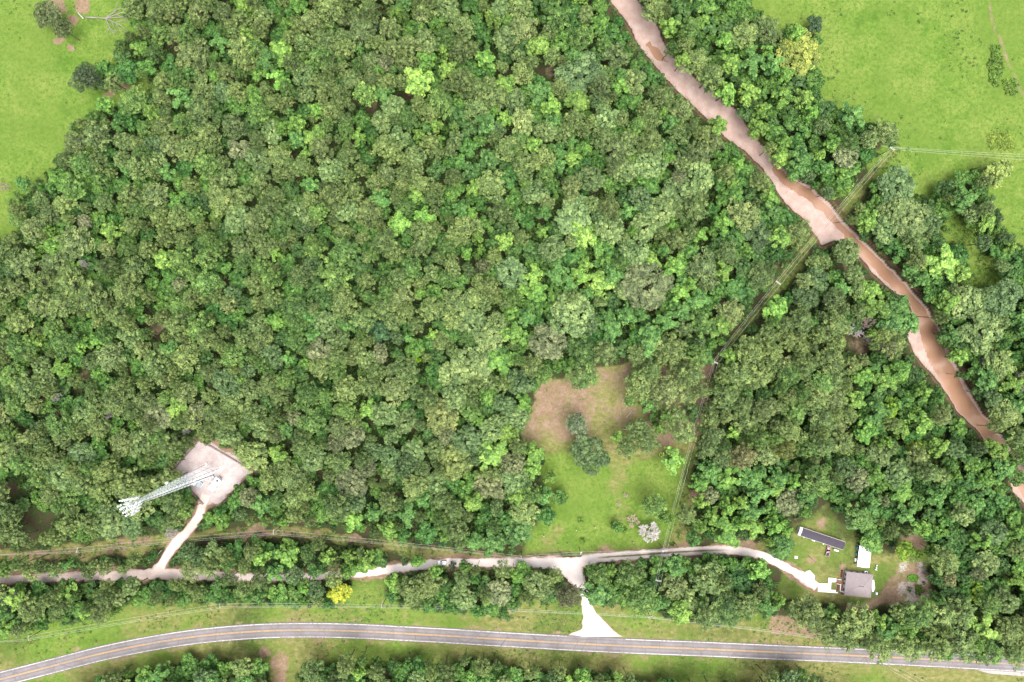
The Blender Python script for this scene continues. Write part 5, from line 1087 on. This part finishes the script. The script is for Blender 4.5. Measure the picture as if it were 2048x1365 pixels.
# carport
cp = P(1730, 1114.5, 3.3); ca = thing('carport', 'white metal roofed open carport above the house', 'carport', (cp.x, cp.y, 0), R_(-6.4)); w, l = 6.1, 10.4
r = MB(); nseg = 12
for k in range(nseg):   # ribbed sheets sloping to both sides
    y0 = -l / 2 + l * k / nseg; y1 = y0 + l / nseg
    r.add([(-w / 2, y0, 2.75), (0, y0, 3.5), (w / 2, y0, 2.75), (-w / 2, y1 - .02, 2.75), (0, y1 - .02, 3.5), (w / 2, y1 - .02, 2.75)], [(0, 1, 4, 3), (1, 2, 5, 4)])
o = r.build('roof', METALW, ca); mm = o.modifiers.new('thick', 'SOLIDIFY'); mm.thickness = .05
for k in range(5):
    for sx in (-1, 1): MB().box((sx * (w / 2 - .12), -l / 2 + .3 + k * (l - .6) / 4, 1.3), (.12, .12, 2.85)).build('post', GALV, ca)
for k in range(5): y = -l / 2 + .3 + k * (l - .6) / 4; MB().tube((-w / 2 + .1, y, 2.62), (w / 2 - .1, y, 2.62), .06, n=5).build('rafter', GALV, ca)
TEAL = plain('teal_plastic', (.04, .22, .26), .5, .15)
for k, (x, y, sx, sy, sz, mt, nm, lb, ct) in enumerate(((-2.9, 3.4, .7, 1.4, .8, TEAL, 'storage_bin', 'teal bin at the upper left post of the carport', 'bin'), (-3.0, .2, .7, 1.2, .6, TEAL, 'storage_bin', 'teal bin at the middle of the carport side', 'bin'), (-3.1, -2.6, .8, 1.5, .9, TRIM, 'chest_freezer', 'white chest freezer at the lower left side of the carport', 'freezer'), (-3.2, -4.4, .6, .6, .5, POLEW, 'wooden_crate', 'brown crate at the lower left corner of the carport', 'crate'))):
    q = Matrix.Rotation(R_(-6.4), 3, 'Z') @ Vector((x, y, 0)) + Vector((cp.x, cp.y, 0)); e = thing(nm, lb, ct, q, R_(-6.4)); MB().box((0, 0, sz / 2), (sx, sy, sz)).build('body', mt, e, bevel=.05); MB().box((0, 0, sz + .04), (sx + .06, sy + .06, .08)).build('lid', mt, e)

# vehicles (front towards +x)
def paint(name, c):
    t = NT(name); t.col(c); t.rough(.28); t.b.inputs['Coat Weight'].default_value = .5; t.b.inputs['Specular IOR Level'].default_value = .5; return t.m
def car(name, label, cat, loc, rz, body, L=4.7, Wd=1.9, pickup=False, roofglass=False):
    e = thing(name, label, cat, loc, rz)
    def ring(x, w, z0, z1, k=.86): return [(x, -w / 2, z0), (x, w / 2, z0), (x, w / 2, z0 + (z1 - z0) * .6), (x, w / 2 * k, z1), (x, -w / 2 * k, z1), (x, -w / 2, z0 + (z1 - z0) * .6)]
    h = L / 2; b = MB().loft([ring(-h, Wd * .82, .45, .85), ring(-h + .12, Wd * .95, .32, 1.0), ring(-h * .5, Wd, .28, 1.04), ring(h * .25, Wd, .28, 1.03), ring(h * .62, Wd * .98, .28, .98), ring(h - .15, Wd * .9, .34, .82), ring(h, Wd * .74, .45, .68)]); bo = b.build('body', body, e, True)
    bo.modifiers.new('bev', 'BEVEL').width = .05
    def roofring(x, w, z): return [(x, -w / 2, z), (x, w / 2, z)]
    xa, xb = (-.35, .95) if pickup else (-h + .25, .85)
    # glasshouse: dark sides under a painted roof
    g = MB().add([(xa, -Wd * .45, 1.0), (xb, -Wd * .45, 1.0), (xb, Wd * .45, 1.0), (xa, Wd * .45, 1.0), (xa + .28, -Wd * .37, 1.6), (xb - .72, -Wd * .37, 1.6), (xb - .72, Wd * .37, 1.6), (xa + .28, Wd * .37, 1.6)], [(0, 1, 5, 4), (1, 2, 6, 5), (2, 3, 7, 6), (3, 0, 4, 7), (4, 5, 6, 7)]); g.build('windows', BLACKG, e)
    ro = MB().box(((xa + xb - .44) / 2, 0, 1.64), (xb - xa - 1.0, Wd * .76, .07)).build('roof', body, e, bevel=.03)
    if roofglass: MB().box(((xa + xb) / 2 + .15, 0, 1.683), (.5, .75, .03)).build('sunroof', BLACKG, ro)
    if pickup:
        bd = MB().box((-h + 1.02, 0, 1.02), (1.75, Wd * .74, .05)).build('bed_floor', CABLE, e)
        for sy in (-1, 1): MB().box((-h + 1.02, sy * Wd * .44, 1.08), (1.85, .14, .16)).build('bed_rail', body, e)
        MB().box((-h + .09, 0, 1.05), (.08, Wd * .8, .14)).build('tailgate', body, e)
    for x in (-h * .62, h * .62):
        for sy in (-1, 1):
            wh = MB().tube((x, sy * (Wd / 2 - .2), .34), (x, sy * (Wd / 2 + .02), .34), .35, n=16).build('wheel', RUBBER, e); MB().tube((x, sy * (Wd / 2 + .0), .34), (x, sy * (Wd / 2 + .035), .34), .2, n=12).build('rim', GALV, wh)
    for sy in (-1, 1):
        MB().box((h - .16, sy * Wd * .34, .72), (.22, .34, .14)).build('headlight', WHITE, e); MB().box((-h + .06, sy * Wd * .36, .82), (.1, .28, .16)).build('tail_light', plain('tail_red', (.4, .02, .02), .3), e); MB().box((.62, sy * (Wd / 2 + .1), 1.05), (.16, .22, .14)).build('mirror', body, e)
    MB().box((h - .02, 0, .45), (.14, Wd * .78, .18)).build('bumper', CABLE, e); MB().box((-h, 0, .5), (.12, Wd * .8, .2)).build('bumper', CABLE, e)
    return e
cq = P(884.3, 1125, .8); car('parked_car', 'white car with dark windscreen on the gravel lane', 'car', (cq.x, cq.y, .07), R_(180), paint('white_car_paint', (.78, .79, .80)), 4.8, 2.0, roofglass=True)
tq = P(1656.3, 1103.2, .8); tv = P(1658, 1095) - P(1654.2, 1111.6); car('pickup_truck', 'dusty pink maroon pickup below the mobile home', 'truck', (tq.x, tq.y, .0), math.atan2(tv.y, tv.x), paint('maroon_paint', (.27, .115, .15)), 5.0, 1.9, pickup=True)
pt = thing('propane_tank', 'white propane tank by the end of the mobile home', 'tank', P(1670.8, 1100.2), R_(-20)); m = MB(); prof = [(-1.3, .12), (-1.2, .35), (-1.0, .48), (1.0, .48), (1.2, .35), (1.3, .12)]
m.loft([[(x, r * math.cos(t * math.pi / 6), .75 + r * math.sin(t * math.pi / 6)) for t in range(12)] for x, r in prof]); m.build('vessel', WHITE, pt, True); MB().tube((0, 0, 1.2), (0, 0, 1.4), .2, n=10).build('dome', GALV, pt)
for x in (-.7, .7): MB().box((x, 0, .15), (.2, .7, .34)).build('foot', CONC, pt)
for k, (px, py, s, lb) in enumerate(((1572, 1059, 1.6, 'larger white tarp heap at the upper end of the driveway tree'), (1558, 1055, 1.0, 'smaller white tarp heap left of the larger one'))):
    e = thing('tarp_heap', lb, 'tarp', P(px, py)); r = np.random.default_rng(k); m = MB(); rings = []
    for z, q in ((0, 1.0), (.5, .85), (.85, .5), (.95, .1)): rings.append([(s * q * math.cos(t) * r.uniform(.8, 1.15), s * q * math.sin(t) * r.uniform(.8, 1.15), z * r.uniform(.8, 1.1)) for t in np.linspace(0, 2 * math.pi, 12, endpoint=False)])
    m.loft(rings).build('sheet', TRIM, e, True)
# vegetable garden
gp = thing('vegetable_patch', 'bright green oval vegetable patch on the bare soil', 'vegetable patch', P(1826, 1156.5), R_(-5)); lr = np.random.default_rng(2); Lv = Leaves()
for row in range(9):
    y = -1.7 + row * .42; hw = 2.8 * math.sqrt(max(0, 1 - (y / 1.95) ** 2))
    for x in np.arange(-hw, hw, .28): Lv.clump((x, y, .25), .28, 12, .17, lr, .5)
o = link('leaves', Lv.mesh('patch_leaves', lr), gp); o['tint'] = [.10, .26, .03]
for k in range(6):
    px = 1831 + k * 2.5; A = P(px - .5, 1170); B = P(px + 1.5, 1190 - k * .8); e = thing('crop_row', f'{("first", "second", "third", "fourth", "fifth", "sixth")[k]} green crop row from the left in the vegetable garden', 'crop row', A, 0, 'rows of crops in the garden'); Lv = Leaves(); n = 26
    for t in np.linspace(0, 1, n): Lv.clump(((B.x - A.x) * t, (B.y - A.y) * t, .25), .22, 9, .16, lr, .5)
    o = link('leaves', Lv.mesh('row_leaves', lr), e); o['tint'] = [.14, .24, .03] if k % 2 else [.10, .20, .03]
    MB().box(((B.x - A.x) / 2, (B.y - A.y) / 2, .03), (.5, (A - B).length, .1), math.atan2(B.y - A.y, B.x - A.x) - math.pi / 2).build('soil_ridge', MULCH, e)
for px, py, s, lb in ((1847, 1166, .5, 'dark leafy plant right of the oval vegetable patch'), (1818, 1178, .7, 'largest dark leafy plant left of the crop rows'), (1846, 1184, .45, 'dark leafy plant at the right end of the crop rows'), (1838, 1190, .4, 'small dark plant below the crop rows')):
    e = thing('garden_plant', lb, 'plant', P(px, py), px); c = link('leaves', SHRUB[1][0], e); c['tint'] = [.04, .10, .025]; link('stem', SHRUB[1][1], e); e.scale = (s, s, s * .6)
